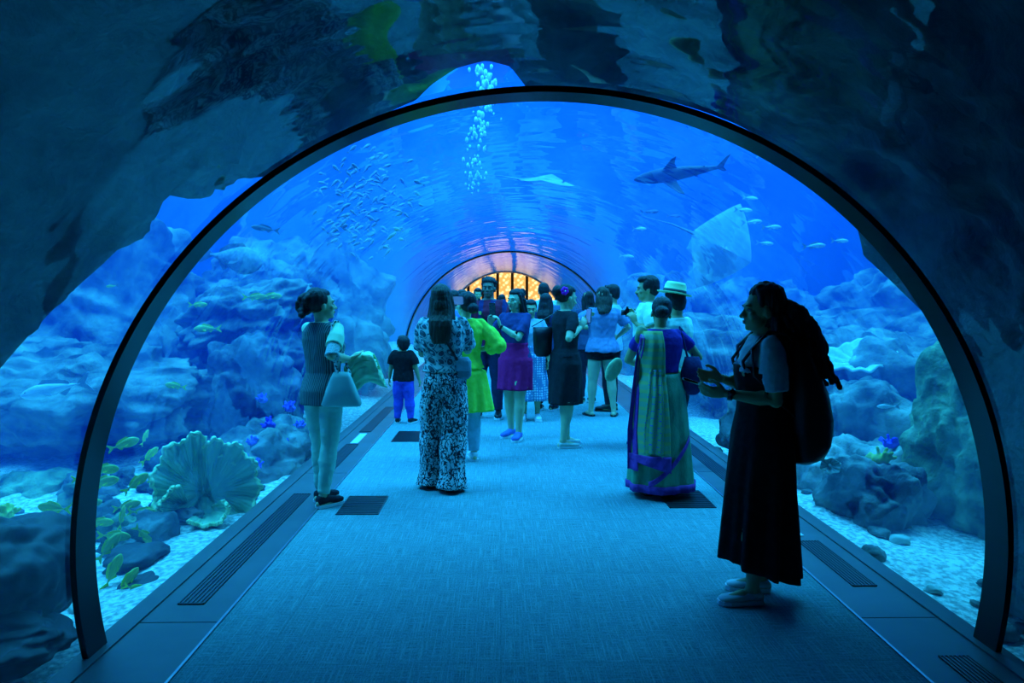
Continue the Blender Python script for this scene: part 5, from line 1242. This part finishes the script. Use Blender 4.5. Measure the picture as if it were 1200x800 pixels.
q.loft([(c+Vector((0,0,-.115)), .135,.045),(c+Vector((0,0,-.10)), .145,.06),(c+Vector((0,0,.0)), .110,.055),(c+Vector((0,0,.09)), .075,.035),(c+Vector((0,0,.13)), .055,.014)], ax=Mr.col[0], ay=Mr.col[1], n=32, p=3)
o, cc = item(r, 'shoulder_bag', q, m_bag, 'pale blue shoulder bag at the hip of the woman in pale jeans', 'bag')
q = MB(); st = [c+Mr.col[0]*-.03+Vector((0,0,.12)), loc(r,393,425,-.19), loc(r,388,398,-.20), P.sh[1]+Vector((-.02,-.055,.010)), P.sh[1]+Vector((-.03,-.02,.050)), P.sh[1]+Vector((-.03,.03,.04)), P.ax(.70*h)+Vector((.10,.10,0)), c+Mr.col[0]*.04+Vector((0,.03,.12))]; q.tube(st, .018, 8, flat=.2); part('strap', q, pattern('chequer_strap', (.03,.04,.06), (.62,.68,.66), 38, .4, kind='dots'), o, cc)
m_shawl = cloth('yellow_green_gauze', (.62,.90,.50), (.80,.95,.62)); c = loc(r, 424, 432, .02)
def shawl(k):
    def f(u, v):
        a = u*2*PI; rr = .045+.035*v+.010*math.sin(3*a+k)+.006*math.sin(7*a+v*4); t = v-.5
        return c + Mr2.col[0]*(t*.24) + Mr2.col[1]*(rr*math.cos(a)*.8) + Mr2.col[2]*(rr*math.sin(a)*1.2 - .25*t*t + k*.03)
    return f
Mr2 = (r.rotation_euler.to_matrix().transposed() @ Matrix.Rotation(math.radians(-20), 3, 'Y'))
q = MB(); q.grid(shawl(0), 40, 18); q.grid(shawl(1.3), 40, 18); q.grid(shawl(-1.0), 40, 18); me = q.mesh('shawl'); displace(me, folds(.014, 16, 16, 5)); o, cc = item(r, 'folded_shawl', me, m_shawl, 'yellow-green gauzy shawl over the forearms of the woman in pale jeans', 'shawl'); sm = o.modifiers.new('s','SOLIDIFY'); sm.thickness = .003

# ---- crowd further down the tunnel
def extra(label, px, Y, h, heading, top, bottom, style='short', male=True, hem=.48, face_=False, sk='a', long_=False, cap=None, hands=None, hm=None):
    p = at(px, 348.5, Y); r = empty('person', (p.x, Y, 0), math.radians(heading)); tag(r, label, 'person')
    P = make_pose(h, male=male, hands=hands, head=(0,4,0)); body(P, r, SK[sk], .010); hair(P, r, style, hm, seed=int(px), voxel=.009, back=.74)
    if face_: face(P, r)
    shirt(P, r, cloth('far_top', top), hem=hem, sleeve=.42, e=.016, es=.02, voxel=.010)
    if long_: skirt(P, r, cloth('far_skirt', bottom), hem=.12, rx=.12, ry=.10)
    else: trousers(P, r, cloth('far_trousers', bottom), voxel=.010)
    shoes(P, r, m_leather); return r, P
extra('far woman in blue and white top just right of the long straight hair', 531, 9.6, 1.62, 30, (.20,.28,.65), (.04,.05,.08), 'short', False, sk='b')
extra('far curly-haired person in yellow-green top, left of the maroon jersey', 541, 11.2, 1.64, 10, (.55,.75,.15), (.03,.04,.06), 'curly', False)
extra('far man with dark hair in pale shirt, right of the magenta-skirted woman head', 637, 12.0, 1.76, 8, (.45,.55,.62), (.02,.02,.04), 'short', True)
r2, P2 = extra('far person with green cap behind the black midi dress', 657, 11.0, 1.68, 0, (.10,.14,.22), (.02,.03,.04), 'short', True)
q = MB(); q.ell(H(P2,0,-.006,.088), [k*P2.hs for k in (.056,.062,.050)], P2.HM); o, cc = item(r2, 'cap', q, cloth('green_cap', (.10,.30,.10)), 'green cap behind the violet hair flower', 'cap')
q = MB(); q.ell(H(P2,0,.075,.080), [k*P2.hs for k in (.038,.040,.005)], P2.HM); part('visor', q, cloth('green_visor', (.08,.24,.08)), o, cc)
extra('far dark-haired woman in navy top between the dotted dress and black midi dress', 640, 9.9, 1.58, -20, (.03,.04,.10), (.02,.02,.03), 'long', False)
extra('far woman with dark hair directly right of the black-dressed woman face', 689, 10.6, 1.62, 20, (.05,.07,.14), (.03,.03,.05), 'wavy', False)
extra('farthest man in grey shirt left of the bright exit', 560, 15.0, 1.72, 185, (.25,.28,.30), (.03,.03,.05), 'short', True)
extra('farthest woman in red top in front of the bright exit', 588, 16.5, 1.60, 5, (.45,.08,.06), (.05,.05,.08), 'long', False)
extra('farthest man in white shirt in front of the bright exit', 612, 18.0, 1.74, 0, (.6,.6,.6), (.03,.03,.05), 'short', True)

# tuck skin and under-layers inside the clothes that cover them
def tuck(inner, outer, P, lo, hi, reach=.035):
    me = outer.data; bv = BVHTree.FromPolygons([v.co.copy() for v in me.vertices], [tuple(f.vertices) for f in me.polygons])
    zs = [v.co.z for v in me.vertices]; zlo = max(lo, min(zs)+.014*P.h); zhi = min(hi, max(zs)-.02*P.h); h = P.h
    for v in inner.data.vertices:
        if not zlo < v.co.z < zhi: continue
        a = P.ax(v.co.z)
        if v.co.z > .48*h and (abs(v.co.x-a.x) > .118*h*P.g or abs(v.co.y-a.y) > .10*h*P.g): continue
        p, n, i, d = bv.find_nearest(v.co, reach)
        if p is None: continue
        if (v.co-p).dot(n) > -.003: v.co = p-n*.007
    inner.data.update()
for k, (b_, P_) in BOD.items():
    G = dict(GAR.get(k, []))
    if 'legs' in G: tuck(b_, G['legs'], P_, .06*P_.h, .60*P_.h)
    if 'skirt' in G: tuck(b_, G['skirt'], P_, .10*P_.h, .575*P_.h)
    if 'top' in G: tuck(b_, G['top'], P_, .40*P_.h, .77*P_.h, .02)
    if 'top' in G and 'legs' in G: tuck(G['legs'], G['top'], P_, .40*P_.h, .70*P_.h)
    if 'top' in G and 'skirt' in G and max(v.co.z for v in G['skirt'].data.vertices) > .70*P_.h: tuck(G['top'], G['skirt'], P_, .50*P_.h, .745*P_.h, .05)
    if 'skirt' in G and 'legs' in G: tuck(G['legs'], G['skirt'], P_, .10*P_.h, .66*P_.h)
